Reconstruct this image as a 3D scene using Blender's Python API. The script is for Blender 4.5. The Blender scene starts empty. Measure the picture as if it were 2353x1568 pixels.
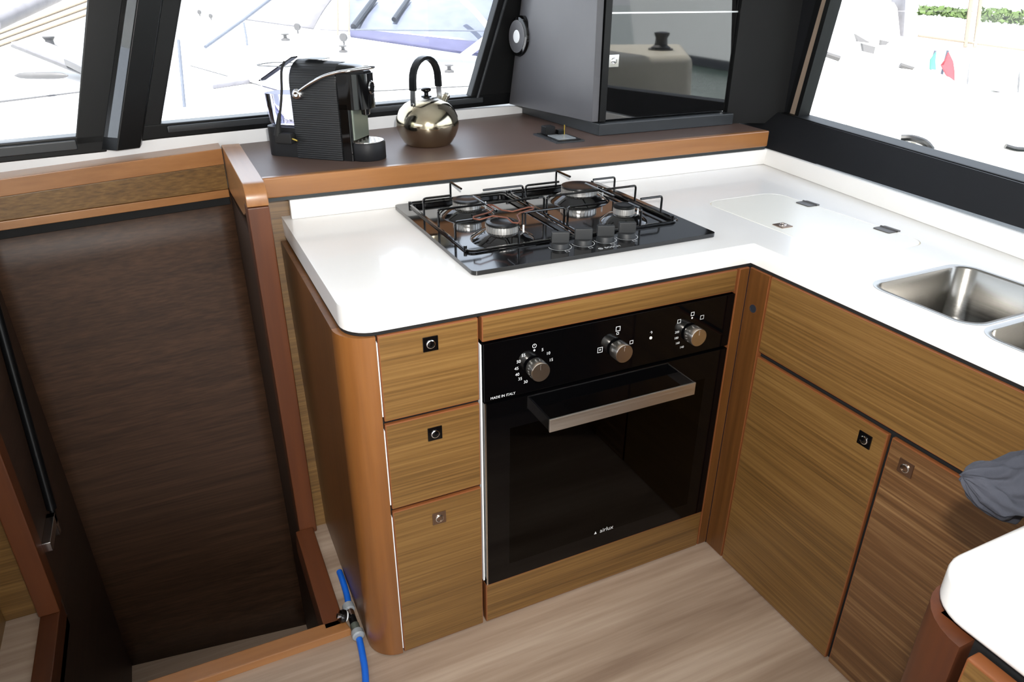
import bpy, bmesh, math, random
from mathutils import Vector, Matrix, noise
from mathutils.geometry import tessellate_polygon
random.seed(7)
S = bpy.context.scene
COL = S.collection

# ------------------------------------------------------------------ camera
W, H, F = 2353.0, 1568.0, 1647.1
CAM = Vector((-0.4633, -1.1031, 1.3232))
YAW, PIT, ROL = 0.4436, -0.4602, 0.0061
FWD = Vector((math.sin(YAW)*math.cos(PIT), math.cos(YAW)*math.cos(PIT), math.sin(PIT)))
R0 = Vector((math.cos(YAW), -math.sin(YAW), 0)); U0 = R0.cross(FWD)
RIGHT = math.cos(ROL)*R0 + math.sin(ROL)*U0
UP = -math.sin(ROL)*R0 + math.cos(ROL)*U0
cd = bpy.data.cameras.new('camera'); cam = bpy.data.objects.new('camera', cd); COL.objects.link(cam)
cd.sensor_width = 36; cd.lens = F/W*36; cd.clip_start = .02; cd.clip_end = 500
cam.matrix_world = Matrix(((RIGHT.x, UP.x, -FWD.x, CAM.x), (RIGHT.y, UP.y, -FWD.y, CAM.y), (RIGHT.z, UP.z, -FWD.z, CAM.z), (0, 0, 0, 1)))
S.camera = cam

# ------------------------------------------------------------------ light
wd = bpy.data.worlds.new('world'); S.world = wd; wd.use_nodes = True
nt = wd.node_tree; nt.nodes.clear()
sky = nt.nodes.new('ShaderNodeTexSky'); sky.sky_type = 'NISHITA'; sky.sun_disc = False
sky.sun_elevation = math.radians(52); sky.sun_rotation = math.radians(200); sky.air_density = 1.2; sky.dust_density = 4.0
mx = nt.nodes.new('ShaderNodeMixRGB'); mx.inputs[0].default_value = .55; mx.inputs[2].default_value = (7.5, 7.8, 8.4, 1)
bg = nt.nodes.new('ShaderNodeBackground'); bg.inputs[1].default_value = .46
wo = nt.nodes.new('ShaderNodeOutputWorld')
nt.links.new(sky.outputs[0], mx.inputs[1]); nt.links.new(mx.outputs[0], bg.inputs[0]); nt.links.new(bg.outputs[0], wo.inputs[0])
sl = bpy.data.lights.new('sun', 'SUN'); sl.energy = 17; sl.angle = math.radians(1.0); sl.color = (1, .96, .9)
so = bpy.data.objects.new('sun', sl); COL.objects.link(so)
so.rotation_euler = Vector((0.25, 0.35, -1.0)).to_track_quat('-Z', 'Y').to_euler()
# the flash fired on top of the camera
fl = bpy.data.lights.new('camera_flash', 'SPOT'); fl.energy = 92; fl.spot_size = math.radians(112); fl.spot_blend = 1.0; fl.shadow_soft_size = .018; fl.color = (1, .97, .93)
fo = bpy.data.objects.new('camera_flash', fl); COL.objects.link(fo); fo.location = CAM + .11*UP + .045*RIGHT
fo.rotation_euler = (FWD + .10*UP + .06*RIGHT).to_track_quat('-Z', 'Y').to_euler()
S.view_settings.view_transform = 'Standard'; S.view_settings.look = 'None'
S.view_settings.exposure = 0.1; S.view_settings.gamma = 1.0; S.view_settings.use_curve_mapping = False

def at(px, py, d):          # point seen at a pixel, d metres deep
    return CAM + d*(FWD + RIGHT*((px-W/2)/F) - UP*((py-H/2)/F))

# ------------------------------------------------------------------ materials
def srgb(r, g, b):
    f = lambda c: (c/255/12.92) if c/255 <= .04045 else ((c/255+.055)/1.055)**2.4
    return (f(r), f(g), f(b), 1)
MATS = {}
def new_mat(name):
    m = bpy.data.materials.new(name); m.use_nodes = True; MATS[name] = m
    return m, m.node_tree, m.node_tree.nodes['Principled BSDF']
def plain(name, col, rough=.5, metal=0, spec=.5, bump=0, bscale=200, var=.06, coat=0, emit=0):
    m, t, b = new_mat(name)
    tc = t.nodes.new('ShaderNodeTexCoord')
    n = t.nodes.new('ShaderNodeTexNoise'); n.inputs['Scale'].default_value = 9; n.inputs['Detail'].default_value = 3
    t.links.new(tc.outputs['Object'], n.inputs['Vector'])
    r = t.nodes.new('ShaderNodeValToRGB')
    r.color_ramp.elements[0].position = .3; r.color_ramp.elements[1].position = .7
    r.color_ramp.elements[0].color = tuple(c*(1-var) for c in col[:3])+(1,)
    r.color_ramp.elements[1].color = tuple(min(1, c*(1+var)) for c in col[:3])+(1,)
    t.links.new(n.outputs[0], r.inputs[0]); t.links.new(r.outputs[0], b.inputs['Base Color'])
    b.inputs['Roughness'].default_value = rough; b.inputs['Metallic'].default_value = metal
    b.inputs['Specular IOR Level'].default_value = spec; b.inputs['Coat Weight'].default_value = coat
    if emit: b.inputs['Emission Color'].default_value = col; b.inputs['Emission Strength'].default_value = emit
    if bump:
        n2 = t.nodes.new('ShaderNodeTexNoise'); n2.inputs['Scale'].default_value = bscale
        t.links.new(tc.outputs['Object'], n2.inputs['Vector'])
        bp = t.nodes.new('ShaderNodeBump'); bp.inputs['Strength'].default_value = bump; bp.inputs['Distance'].default_value = .001
        t.links.new(n2.outputs[0], bp.inputs['Height']); t.links.new(bp.outputs[0], b.inputs['Normal'])
    return m
def wood(name, dark, mid, light, axis='X', fine=140, rough=.38, coat=.15, streak=.5, bands=14):
    m, t, b = new_mat(name)
    tc = t.nodes.new('ShaderNodeTexCoord'); oi = t.nodes.new('ShaderNodeObjectInfo')
    add = t.nodes.new('ShaderNodeVectorMath'); add.operation = 'ADD'
    sc = t.nodes.new('ShaderNodeVectorMath'); sc.operation = 'SCALE'; sc.inputs[3].default_value = 3.7
    cmb = t.nodes.new('ShaderNodeCombineXYZ')
    for i in range(3): t.links.new(oi.outputs['Random'], cmb.inputs[i])
    t.links.new(cmb.outputs[0], sc.inputs[0])
    t.links.new(tc.outputs['Object'], add.inputs[0]); t.links.new(sc.outputs[0], add.inputs[1])
    def nz(scale, lowf, det, rgh=.55):
        mp = t.nodes.new('ShaderNodeMapping'); s = [scale]*3; s['XYZ'.index(axis)] = lowf; mp.inputs['Scale'].default_value = s
        n = t.nodes.new('ShaderNodeTexNoise'); n.inputs['Scale'].default_value = 1; n.inputs['Detail'].default_value = det; n.inputs['Roughness'].default_value = rgh
        t.links.new(add.outputs[0], mp.inputs[0]); t.links.new(mp.outputs[0], n.inputs['Vector']); return n
    a = nz(bands, .9, 3); f = nz(fine, 3.0, 4)
    mixf = t.nodes.new('ShaderNodeMixRGB'); mixf.inputs[0].default_value = streak
    t.links.new(a.outputs[0], mixf.inputs[1]); t.links.new(f.outputs[0], mixf.inputs[2])
    r = t.nodes.new('ShaderNodeValToRGB'); e = r.color_ramp.elements
    e[0].position = .30; e[0].color = dark; e[1].position = .72; e[1].color = light
    x = e.new(.5); x.color = mid
    t.links.new(mixf.outputs[0], r.inputs[0]); t.links.new(r.outputs[0], b.inputs['Base Color'])
    b.inputs['Roughness'].default_value = rough; b.inputs['Coat Weight'].default_value = coat; b.inputs['Coat Roughness'].default_value = .25
    bp = t.nodes.new('ShaderNodeBump'); bp.inputs['Strength'].default_value = .12; bp.inputs['Distance'].default_value = .0006
    t.links.new(f.outputs[0], bp.inputs['Height']); t.links.new(bp.outputs[0], b.inputs['Normal'])
    return m
def pane(name, tint, ior=1.45, rough=0.0):
    m = bpy.data.materials.new(name); m.use_nodes = True; MATS[name] = m; t = m.node_tree; t.nodes.clear()
    o = t.nodes.new('ShaderNodeOutputMaterial'); tr = t.nodes.new('ShaderNodeBsdfTransparent'); tr.inputs[0].default_value = tint
    g = t.nodes.new('ShaderNodeBsdfGlossy'); g.inputs['Roughness'].default_value = rough
    fr = t.nodes.new('ShaderNodeFresnel'); fr.inputs[0].default_value = ior; mi = t.nodes.new('ShaderNodeMixShader')
    ge = t.nodes.new('ShaderNodeNewGeometry'); iv = t.nodes.new('ShaderNodeMath'); iv.operation = 'SUBTRACT'; iv.inputs[0].default_value = 1; ml = t.nodes.new('ShaderNodeMath'); ml.operation = 'MULTIPLY'
    t.links.new(ge.outputs['Backfacing'], iv.inputs[1]); t.links.new(fr.outputs[0], ml.inputs[0]); t.links.new(iv.outputs[0], ml.inputs[1]); t.links.new(ml.outputs[0], mi.inputs[0]); t.links.new(tr.outputs[0], mi.inputs[1]); t.links.new(g.outputs[0], mi.inputs[2]); t.links.new(mi.outputs[0], o.inputs[0])
    return m
def brushed(name, col, rough=.28, axis='X', s=300, amount=.25):
    m, t, b = new_mat(name); b.inputs['Base Color'].default_value = col; b.inputs['Metallic'].default_value = 1
    tc = t.nodes.new('ShaderNodeTexCoord'); mp = t.nodes.new('ShaderNodeMapping'); v = [s]*3; v['XYZ'.index(axis)] = 4; mp.inputs['Scale'].default_value = v
    n = t.nodes.new('ShaderNodeTexNoise'); n.inputs['Scale'].default_value = 1; n.inputs['Detail'].default_value = 2
    t.links.new(tc.outputs['Object'], mp.inputs[0]); t.links.new(mp.outputs[0], n.inputs['Vector'])
    mr = t.nodes.new('ShaderNodeMapRange'); mr.inputs[3].default_value = rough*(1-amount); mr.inputs[4].default_value = rough*(1+amount)
    t.links.new(n.outputs[0], mr.inputs[0]); t.links.new(mr.outputs[0], b.inputs['Roughness']); return m

VEN = [srgb(80, 56, 26), srgb(114, 83, 42), srgb(140, 107, 60)]
wood('veneer_x', *VEN, axis='X', fine=230, streak=.62, bands=16); wood('veneer_y', *VEN, axis='Y', fine=230, streak=.62, bands=16)
wood('veneer_red', srgb(76, 50, 28), srgb(104, 72, 42), srgb(156, 122, 82), axis='Y', fine=150, bands=60, streak=.5)
wood('veneer_side', srgb(72, 43, 17), srgb(94, 58, 24), srgb(114, 74, 33), axis='Z', fine=90, bands=8)
wood('orange_x', srgb(134, 88, 48), srgb(157, 107, 62), srgb(174, 126, 80), axis='X', fine=60, bands=6, streak=.35, rough=.3, coat=.3)
wood('orange_y', srgb(134, 88, 48), srgb(157, 107, 62), srgb(174, 126, 80), axis='Y', fine=60, bands=6, streak=.35, rough=.3, coat=.3)
wood('orange_z', srgb(108, 66, 30), srgb(132, 84, 41), srgb(152, 103, 55), axis='Z', fine=60, bands=9, streak=.35, rough=.3, coat=.3)
wood('redwood_z', srgb(70, 34, 13), srgb(91, 47, 19), srgb(109, 59, 26), axis='Z', fine=60, bands=6, streak=.3, rough=.48, coat=.05)
wood('redwood_y', srgb(70, 34, 13), srgb(91, 47, 19), srgb(109, 59, 26), axis='Y', fine=60, bands=6, streak=.3, rough=.48, coat=.05)
plain('edge_band', srgb(126, 74, 40), .4, coat=.1)
wood('dark_panel', srgb(48, 32, 22), srgb(68, 47, 33), srgb(88, 62, 45), axis='X', fine=190, bands=40, streak=.6, rough=.5, coat=0)
wood('dark_side', srgb(46, 30, 22), srgb(58, 40, 28), srgb(70, 48, 34), axis='Y', fine=90, rough=.5, coat=0)
wood('floor_oak', srgb(140, 118, 100), srgb(170, 149, 130), srgb(196, 178, 160), axis='X', fine=70, bands=11, streak=.4, rough=.4, coat=.1)
plain('solid_white', (.86, .85, .83, 1), .28, bump=.02, bscale=600, var=.01, coat=.2)
plain('lid_white', (.86, .85, .79, 1), .32, var=.01)
plain('gasket', srgb(240, 226, 196), .6, var=.02)
plain('gelcoat', (.82, .83, .84, 1), .3, var=.02)
plain('shelf_brown', srgb(98, 78, 70), .42, bump=.05, bscale=500, var=.05)
plain('black_matt', srgb(16, 17, 18), .5, var=.1, spec=.25)
plain('black_satin', srgb(14, 15, 16), .3, var=.1, spec=.25)
plain('black_gloss', srgb(8, 8, 9), .06, var=.05)
plain('mirror_black', srgb(6, 6, 7), .03, var=.02, spec=.95, coat=1)
MATS['mirror_black'].node_tree.nodes['Principled BSDF'].inputs['Coat Roughness'].default_value = .02
plain('oven_black', srgb(4, 4, 5), .05, var=.05, spec=.27)
plain('black_enamel', srgb(9, 9, 10), .1, var=.05, coat=.3)
plain('black_panel', srgb(27, 28, 31), .5, spec=.3, bump=.06, bscale=900, var=.06)
plain('charcoal', srgb(86, 86, 90), .42, bump=.05, bscale=700, var=.05)
plain('plinth_grey', srgb(48, 51, 54), .3, var=.05)
plain('knob_black', srgb(34, 36, 38), .5, var=.05)
plain('rubber', srgb(22, 22, 23), .7)
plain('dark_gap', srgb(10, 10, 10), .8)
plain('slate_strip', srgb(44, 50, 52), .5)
plain('white_plastic', srgb(235, 238, 240), .4, var=.01)
plain('grey_plastic', srgb(150, 156, 160), .4, var=.03)
plain('chrome', (.82, .82, .83, 1), .07, metal=1, var=.01)
plain('chrome_soft', (.7, .69, .67, 1), .22, metal=1, var=.02)
plain('bronze', srgb(150, 128, 112), .3, metal=1, var=.02)
plain('alu', (.78, .79, .8, 1), .3, metal=1, var=.02)
brushed('steel', (.32, .31, .29, 1), .22, 'Y')
plain('hinge_dark', (.10, .095, .09, 1), .35, metal=.7)
brushed('steel_kettle', (.52, .46, .34, 1), .13, 'Z', 120)
brushed('steel_bar', (.86, .82, .76, 1), .40, 'X')
plain('steel_knob', (.80, .77, .72, 1), .26, metal=1, var=.02)
plain('burner_alu', (.75, .74, .72, 1), .35, metal=.9, var=.04)
plain('trivet_rust', srgb(120, 74, 58), .5, metal=.4, var=.1)
plain('print_white', srgb(225, 228, 230), .5, var=.0)
plain('fabric_grey', srgb(50, 52, 61), .85, bump=.25, bscale=900, var=.08)
plain('hose_blue', srgb(20, 104, 216), .35, var=.03)
plain('recess_grey', srgb(120, 128, 118), .35, metal=.5, var=.05)
plain('tinted_gold', srgb(222, 190, 90), .3, metal=1)
plain('seal_beige', srgb(150, 132, 116), .6)
plain('canvas_blue', srgb(60, 62, 88), .9, bump=.2, bscale=60, var=.1)
plain('canvas_pale', srgb(104, 104, 110), .9, var=.1)
plain('sail_window', srgb(84, 90, 106), .3, var=.12)
plain('coaming_beige', srgb(190, 184, 168), .5, var=.04)
plain('hull_grey', srgb(224, 226, 226), .35, var=.03)
plain('antifoul', srgb(30, 36, 46), .6)
plain('winch_black', srgb(32, 34, 36), .4)
plain('plank_grey', srgb(66, 66, 68), .6, var=.08)
plain('rope', srgb(74, 80, 92), .8)
plain('cover_white', (.84, .84, .82, 1), .7, bump=.2, bscale=12, var=.03)
plain('strap', srgb(108, 98, 86), .8)
plain('hedge_green', srgb(58, 76, 36), .9, var=.4)
plain('flag_red', srgb(130, 50, 58), .8)
plain('flag_teal', srgb(60, 110, 100), .8)
plain('box_grey', srgb(92, 94, 98), .6)
plain('led', srgb(240, 240, 235), .3, var=0)
pane('window_glass', (.97, .98, .98, 1)); pane('tank_plastic', (.88, .88, .93, 1), 1.45)
pane('oven_glass', (.03, .03, .03, 1), 1.35)
m, t, b = new_mat('water'); b.inputs['Base Color'].default_value = (1, 1, 1, 1); b.inputs['Roughness'].default_value = 0; b.inputs['IOR'].default_value = 1.33; b.inputs['Transmission Weight'].default_value = 1
m, t, b = new_mat('sea'); b.inputs['Base Color'].default_value = srgb(70, 86, 80); b.inputs['Roughness'].default_value = .15
tc = t.nodes.new('ShaderNodeTexCoord'); n = t.nodes.new('ShaderNodeTexNoise'); n.inputs['Scale'].default_value = 2.2; n.inputs['Detail'].default_value = 4
bp = t.nodes.new('ShaderNodeBump'); bp.inputs['Strength'].default_value = .6; bp.inputs['Distance'].default_value = .08
t.links.new(tc.outputs['Object'], n.inputs['Vector']); t.links.new(n.outputs[0], bp.inputs['Height']); t.links.new(bp.outputs[0], b.inputs['Normal'])
# ribbed side of the coffee machine
m, t, b = new_mat('ribbed_black'); b.inputs['Base Color'].default_value = srgb(28, 30, 33); b.inputs['Roughness'].default_value = .45
tc = t.nodes.new('ShaderNodeTexCoord'); wv = t.nodes.new('ShaderNodeTexWave'); wv.bands_direction = 'Z'; wv.inputs['Scale'].default_value = 60
bp = t.nodes.new('ShaderNodeBump'); bp.inputs['Strength'].default_value = .35; bp.inputs['Distance'].default_value = .001
t.links.new(tc.outputs['Object'], wv.inputs['Vector']); t.links.new(wv.outputs[0], bp.inputs['Height']); t.links.new(bp.outputs[0], b.inputs['Normal'])

# ------------------------------------------------------------------ mesh helpers
def thing(name, label, cat, loc, group=None):
    o = bpy.data.objects.new(name, None); COL.objects.link(o); o.location = loc; o.empty_display_size = .05
    o['label'] = label; o['category'] = cat
    if group: o['group'] = group
    return o
def world_loc(o):
    v = Vector(o.location)
    return v if o.parent is None or o.type != 'EMPTY' else v
def link(name, me, parent=None):
    o = bpy.data.objects.new(name, me); COL.objects.link(o)
    if parent is not None:
        o.parent = parent
        base = parent
        while base.parent is not None: base = base.parent
        if parent.type == 'EMPTY': o.matrix_parent_inverse = Matrix.Translation(-Vector(base.location))
    return o
def tag(o, label=None, cat=None, group=None, kind=None):
    if label: o['label'] = label
    if cat: o['category'] = cat
    if group: o['group'] = group
    if kind: o['kind'] = kind
    return o
class MB:
    def __init__(s): s.v = []; s.f = []
    def add(s, vs, fs):
        n = len(s.v); s.v += [Vector(v) for v in vs]; s.f += [[i+n for i in f] for f in fs]; return s
    def box(s, x0, x1, y0, y1, z0, z1):
        return s.add([(x0, y0, z0), (x1, y0, z0), (x1, y1, z0), (x0, y1, z0), (x0, y0, z1), (x1, y0, z1), (x1, y1, z1), (x0, y1, z1)],
                     [(3, 2, 1, 0), (4, 5, 6, 7), (0, 1, 5, 4), (1, 2, 6, 5), (2, 3, 7, 6), (3, 0, 4, 7)])
    def obox(s, o, a, b, c):
        o, a, b, c = map(Vector, (o, a, b, c))
        if a.cross(b).dot(c) < 0: a, b = b, a
        return s.add([o, o+a, o+a+b, o+b, o+c, o+a+c, o+a+b+c, o+b+c],
                     [(3, 2, 1, 0), (4, 5, 6, 7), (0, 1, 5, 4), (1, 2, 6, 5), (2, 3, 7, 6), (3, 0, 4, 7)])
    def hexa(s, bot, top):
        return s.add(list(bot)+list(top), [(3, 2, 1, 0), (4, 5, 6, 7), (0, 1, 5, 4), (1, 2, 6, 5), (2, 3, 7, 6), (3, 0, 4, 7)])
    def prism(s, poly, fn0, fn1, holes=()):
        """poly/holes: 2D loops; fn0, fn1 map (u,v) to the two caps"""
        loops = [list(poly)]+[list(h) for h in holes]
        tris = tessellate_polygon([[Vector((u, v, 0)) for u, v in L] for L in loops])
        flat = [p for L in loops for p in L]; n = len(flat)
        fs = []
        for a, b_, c in tris:
            A, B, C = flat[a], flat[b_], flat[c]
            if (B[0]-A[0])*(C[1]-A[1])-(B[1]-A[1])*(C[0]-A[0]) < 0: a, c = c, a
            fs.append((a+n, b_+n, c+n)); fs.append((c, b_, a))
        k = 0
        for L in loops:
            m_ = len(L)
            for i in range(m_):
                j = (i+1) % m_; fs.append((k+i, k+j, k+j+n, k+i+n))
            k += m_
        return s.add([fn0(*p) for p in flat]+[fn1(*p) for p in flat], fs)
    def prism_z(s, poly, z0, z1, holes=()):
        return s.prism(poly, lambda u, v: (u, v, z0), lambda u, v: (u, v, z1), holes)
    def tube(s, pts, r, seg=8, closed=False):
        pts = [Vector(p) for p in pts]; n = len(pts); base = len(s.v)
        rr = r if isinstance(r, (list, tuple)) else [r]*n
        prev = None
        for i, p in enumerate(pts):
            a = pts[(i-1) % n] if (closed or i > 0) else p; c = pts[(i+1) % n] if (closed or i < n-1) else p
            d = (c-a).normalized()
            if prev is None:
                x = d.orthogonal().normalized()
            else:
                x = (prev-d*prev.dot(d)).normalized()
            prev = x; y = d.cross(x)
            for k in range(seg):
                an = 2*math.pi*k/seg; s.v.append(p+rr[i]*(math.cos(an)*x+math.sin(an)*y))
        m_ = n if closed else n-1
        for i in range(m_):
            for k in range(seg):
                a = base+i*seg+k; b_ = base+i*seg+(k+1) % seg; c = base+((i+1) % n)*seg+(k+1) % seg; d = base+((i+1) % n)*seg+k
                s.f.append([a, b_, c, d])
        if not closed:
            s.f.append([base+k for k in range(seg)][::-1]); s.f.append([base+(n-1)*seg+k for k in range(seg)])
        return s
    def lathe(s, prof, o, ax=(0, 0, 1), seg=28, sx=1.0, cap=True):
        o = Vector(o); ax = Vector(ax).normalized(); x = ax.orthogonal().normalized(); y = ax.cross(x); base = len(s.v)
        for r, h in prof:
            for k in range(seg):
                an = 2*math.pi*k/seg; s.v.append(o+ax*h+max(r, 1e-5)*(math.cos(an)*x*sx+math.sin(an)*y))
        for i in range(len(prof)-1):
            for k in range(seg):
                a = base+i*seg+k; b_ = base+i*seg+(k+1) % seg
                s.f.append([a, b_, b_+seg, a+seg])
        if cap:
            s.f.append([base+k for k in range(seg)][::-1]); s.f.append([base+(len(prof)-1)*seg+k for k in range(seg)])
        return s
    def loft(s, rings, cap0=True, cap1=True, closed=True):
        base = len(s.v); n = len(rings[0])
        for R in rings: s.v += [Vector(p) for p in R]
        for i in range(len(rings)-1):
            for k in range(n if closed else n-1):
                a = base+i*n+k; b_ = base+i*n+(k+1) % n
                s.f.append([a, b_, b_+n, a+n])
        if cap0: s.f.append([base+k for k in range(n)][::-1])
        if cap1: s.f.append([base+(len(rings)-1)*n+k for k in range(n)])
        return s
    def build(s, name, mat, parent=None, bevel=0, smooth=35, seg=2, edge=None, front=None):
        me = bpy.data.meshes.new(name); me.from_pydata([tuple(v) for v in s.v], [], s.f)
        bm = bmesh.new(); bm.from_mesh(me)
        bmesh.ops.recalc_face_normals(bm, faces=bm.faces)
        if bevel:
            es = [e for e in bm.edges if len(e.link_faces) == 2 and e.calc_face_angle(0) > math.radians(30)]
            bmesh.ops.bevel(bm, geom=es, offset=bevel, segments=seg, profile=.5, affect='EDGES', clamp_overlap=True)
        if edge:
            fv = Vector(front).normalized()
            for f in bm.faces: f.material_index = 0 if f.normal.dot(fv) > .99 else 1
        if smooth:
            for f in bm.faces: f.smooth = True
            for e in bm.edges:
                e.smooth = not (len(e.link_faces) == 2 and e.calc_face_angle(0) > math.radians(smooth))
        bm.to_mesh(me); bm.free()
        me.materials.append(MATS[mat])
        if edge: me.materials.append(MATS[edge])
        o = link(name, me, parent)
        if bevel and smooth:
            wn = o.modifiers.new('normals', 'WEIGHTED_NORMAL'); wn.keep_sharp = True; wn.weight = 90
        return o
def rrect(x0, x1, y0, y1, r, n=6):
    out = []
    rs = r if isinstance(r, (list, tuple)) else [r]*4       # corners: x1y0, x1y1, x0y1, x0y0
    for (cx, cy, a0, q) in ((x1-rs[0], y0+rs[0], -90, rs[0]), (x1-rs[1], y1-rs[1], 0, rs[1]), (x0+rs[2], y1-rs[2], 90, rs[2]), (x0+rs[3], y0+rs[3], 180, rs[3])):
        if q <= 1e-6: out.append((cx, cy)); continue
        for i in range(n+1):
            a = math.radians(a0+90*i/n); out.append((cx+q*math.cos(a), cy+q*math.sin(a)))
    return out
def smooth_path(pts, n=6):
    P = [Vector(p) for p in pts]; out = []
    for i in range(len(P)-1):
        p0 = P[max(i-1, 0)]; p1 = P[i]; p2 = P[i+1]; p3 = P[min(i+2, len(P)-1)]
        for k in range(n):
            t_ = k/n
            out.append(.5*((2*p1)+(-p0+p2)*t_+(2*p0-5*p1+4*p2-p3)*t_*t_+(-p0+3*p1-3*p2+p3)*t_**3))
    out.append(P[-1]); return out
def fillet(pts, r, n=4):
    P = [Vector(p) for p in pts]; out = [P[0]]
    for i in range(1, len(P)-1):
        a = (P[i-1]-P[i]); b_ = (P[i+1]-P[i]); q = min(r, a.length*.45, b_.length*.45)
        A = P[i]+a.normalized()*q; B = P[i]+b_.normalized()*q
        for k in range(n+1):
            t_ = k/n; out.append(A*(1-t_)**2+P[i]*2*t_*(1-t_)+B*t_*t_)
    out.append(P[-1]); return out
def text(name, body, size, loc, right, up, mat, parent, align='CENTER', depth=.0002):
    cu = bpy.data.curves.new('t', 'FONT'); cu.body = body; cu.size = size; cu.align_x = align; cu.align_y = 'CENTER'; cu.extrude = 0; cu.resolution_u = 3
    to = bpy.data.objects.new('t', cu); COL.objects.link(to)
    bpy.context.view_layer.update()
    me = bpy.data.meshes.new_from_object(to.evaluated_get(bpy.context.evaluated_depsgraph_get()))
    bpy.data.objects.remove(to); bpy.data.curves.remove(cu)
    r, u = Vector(right), Vector(up); l = Vector(loc)+r.cross(u)*depth
    for v in me.vertices: v.co = l+r*v.co.x+u*v.co.y
    me.materials.clear(); me.materials.append(MATS[mat]); me.name = name
    return link(name, me, parent)
def structure(o, label, cat=None):
    o['kind'] = 'structure'; o['label'] = label
    if cat: o['category'] = cat
    return o
def panel(name, x0, x1, y0, y1, z0, z1, mat, front, parent, bevel=.0025, edge='edge_band'):
    return MB().box(x0, x1, y0, y1, z0, z1).build(name, mat, parent, bevel=bevel, edge=edge, front=front)

Hc, ZB = .831, .786
bl = lambda x: 1.0732+.188*x            # back window wall
rl = lambda y: 1.128+.1207*y            # right window wall

# ------------------------------------------------------------------ setting: floors, walls, ceiling
fl_poly = [(-2.6, -3.2), (.95, -3.2), (1.0, -.5), (1.15, .62), (-.297, .62), (-.297, .10), (-.925, .10), (-.925, .50), (-2.6, .50)]
structure(MB().prism_z(fl_poly, -.05, 0).build('floor', 'floor_oak', smooth=0), 'pale oak laminate floor of the galley', 'floor')
structure(MB().box(-.95, -.32, .02, 1.0, -.76, -.70).build('floor', 'floor_oak', smooth=0), 'pale step floor at the bottom of the stairwell', 'floor')
structure(MB().box(-2.7, 1.45, -3.2, 1.5, 1.92, 2.0).build('ceiling', 'gelcoat', smooth=0), 'white cabin ceiling above the galley', 'ceiling')
# stairwell walls
n_ = 12; grid = []; mb = MB()
TL, TR, BL_, BR = Vector((-.905, .845, .83)), Vector((-.325, .956, .83)), Vector((-.905, .925, -.72)), Vector((-.325, .85, -.72))
for i in range(n_+1):
    for j in range(n_+1):
        u, v = i/n_, j/n_
        mb.v.append((BL_*(1-u)+BR*u)*(1-v)+(TL*(1-u)+TR*u)*v)
for i in range(n_):
    for j in range(n_):
        a = i*(n_+1)+j; mb.f.append([a, a+n_+1, a+n_+2, a+1])
wb = mb.build('wall_stairwell', 'dark_panel', smooth=60)
structure(wb, 'dark brown wood-grain panel at the back of the stairwell', 'wall')
sd = wb.modifiers.new('s', 'SOLIDIFY'); sd.thickness = .008; sd.offset = 0
structure(MB().box(-.333, -.315, .10, .95, -.74, .0).box(-.333, -.315, .535, .95, 0, .82).build('wall_right_stairwell', 'dark_side', smooth=0), 'dark brown side wall of the stairwell under the post', 'wall')
structure(MB().box(-.905, -.887, .10, .95, -.74, -.03).box(-.905, -.887, .475, .95, -.03, .84).build('wall_left_stairwell', 'dark_side', smooth=0), 'dark brown side wall of the stairwell behind the gas strut', 'wall')
structure(MB().box(-.905, -.32, .105, .125, -.74, -.03).build('wall_front_stairwell', 'dark_side', smooth=0), 'dark riser under the front threshold of the stairwell', 'wall')
structure(MB().box(-2.6, -.93, .475, .50, 0, .93).build('wall_left', 'veneer_x', smooth=0), 'veneered bulkhead left of the stairwell', 'wall')
structure(MB().box(-1.35, -1.004, -.35, .472, 0, .95).build('wall_left_cabinet', 'veneer_y', smooth=0), 'veneered cabin furniture left of the stairwell at the picture edge', 'wall')
# bulkhead strip between post and galley cabinet (leans back a little)
structure(MB().hexa([(-.30, .502, 0), (-.23, .502, 0), (-.23, .522, 0), (-.30, .522, 0)], [(-.30, .628, .882), (-.21, .628, .882), (-.21, .648, .882), (-.30, .648, .882)]).build('wall_back', 'veneer_x', smooth=0), 'narrow veneered strip between the post and the drawer cabinet', 'wall')
# rear of the cabin with a wide open cockpit doorway, port side wall
structure(MB().box(-2.7, -1.9, -3.25, -3.2, 0, 1.95).box(.35, 1.4, -3.25, -3.2, 0, 1.95).box(-1.9, .35, -3.25, -3.2, 1.8, 1.95).build('wall_rear', 'gelcoat', smooth=0), 'white rear bulkhead with the open cockpit doorway', 'wall')
structure(MB().box(-2.65, -2.6, -3.2, .5, 0, .95).box(-2.65, -2.6, -3.2, .5, 1.6, 1.95).box(-2.65, -2.6, -3.2, -2.8, .95, 1.6).box(-2.65, -2.6, .2, .5, .95, 1.6).build('wall_port', 'gelcoat', smooth=0), 'white port side wall of the cabin', 'wall')

# ------------------------------------------------------------------ window walls
def bw(x, z, off=0): return Vector((x, bl(x)+off, z))
def bquad(mb, pts, o0, o1):
    """pts (x,z) counter-clockwise seen from inside; slab between offsets"""
    return mb.prism(pts, lambda u, v: bw(u, v, o0), lambda u, v: bw(u, v, o1))
ZT = 1.62
def strip(mb, za, zb, xa, xb, o0, o1): return bquad(mb, [(xa, za), (xb, za), (xb, zb), (xa, zb)], o0, o1)
sill = MB()
sill.prism([(-1.6, .90), (.72, .90), (.72, .9555), (.1, .970), (-.2, .976), (-.46, .968), (-.82, .955), (-1.6, .94)], lambda u, v: bw(u, v, -.004), lambda u, v: bw(u, v, .05))
structure(sill.build('trim_1', 'gelcoat', bevel=.003), 'white moulded sill under the long side windows', 'sill')
wl = MB()
strip(wl, .2, .92, -2.7, 1.2, .055, .09); strip(wl, ZT, 1.95, -2.7, 1.35, .0, .06)
structure(wl.build('wall_side', 'gelcoat', smooth=0), 'white cabin side above and below the long windows', 'wall')
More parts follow.
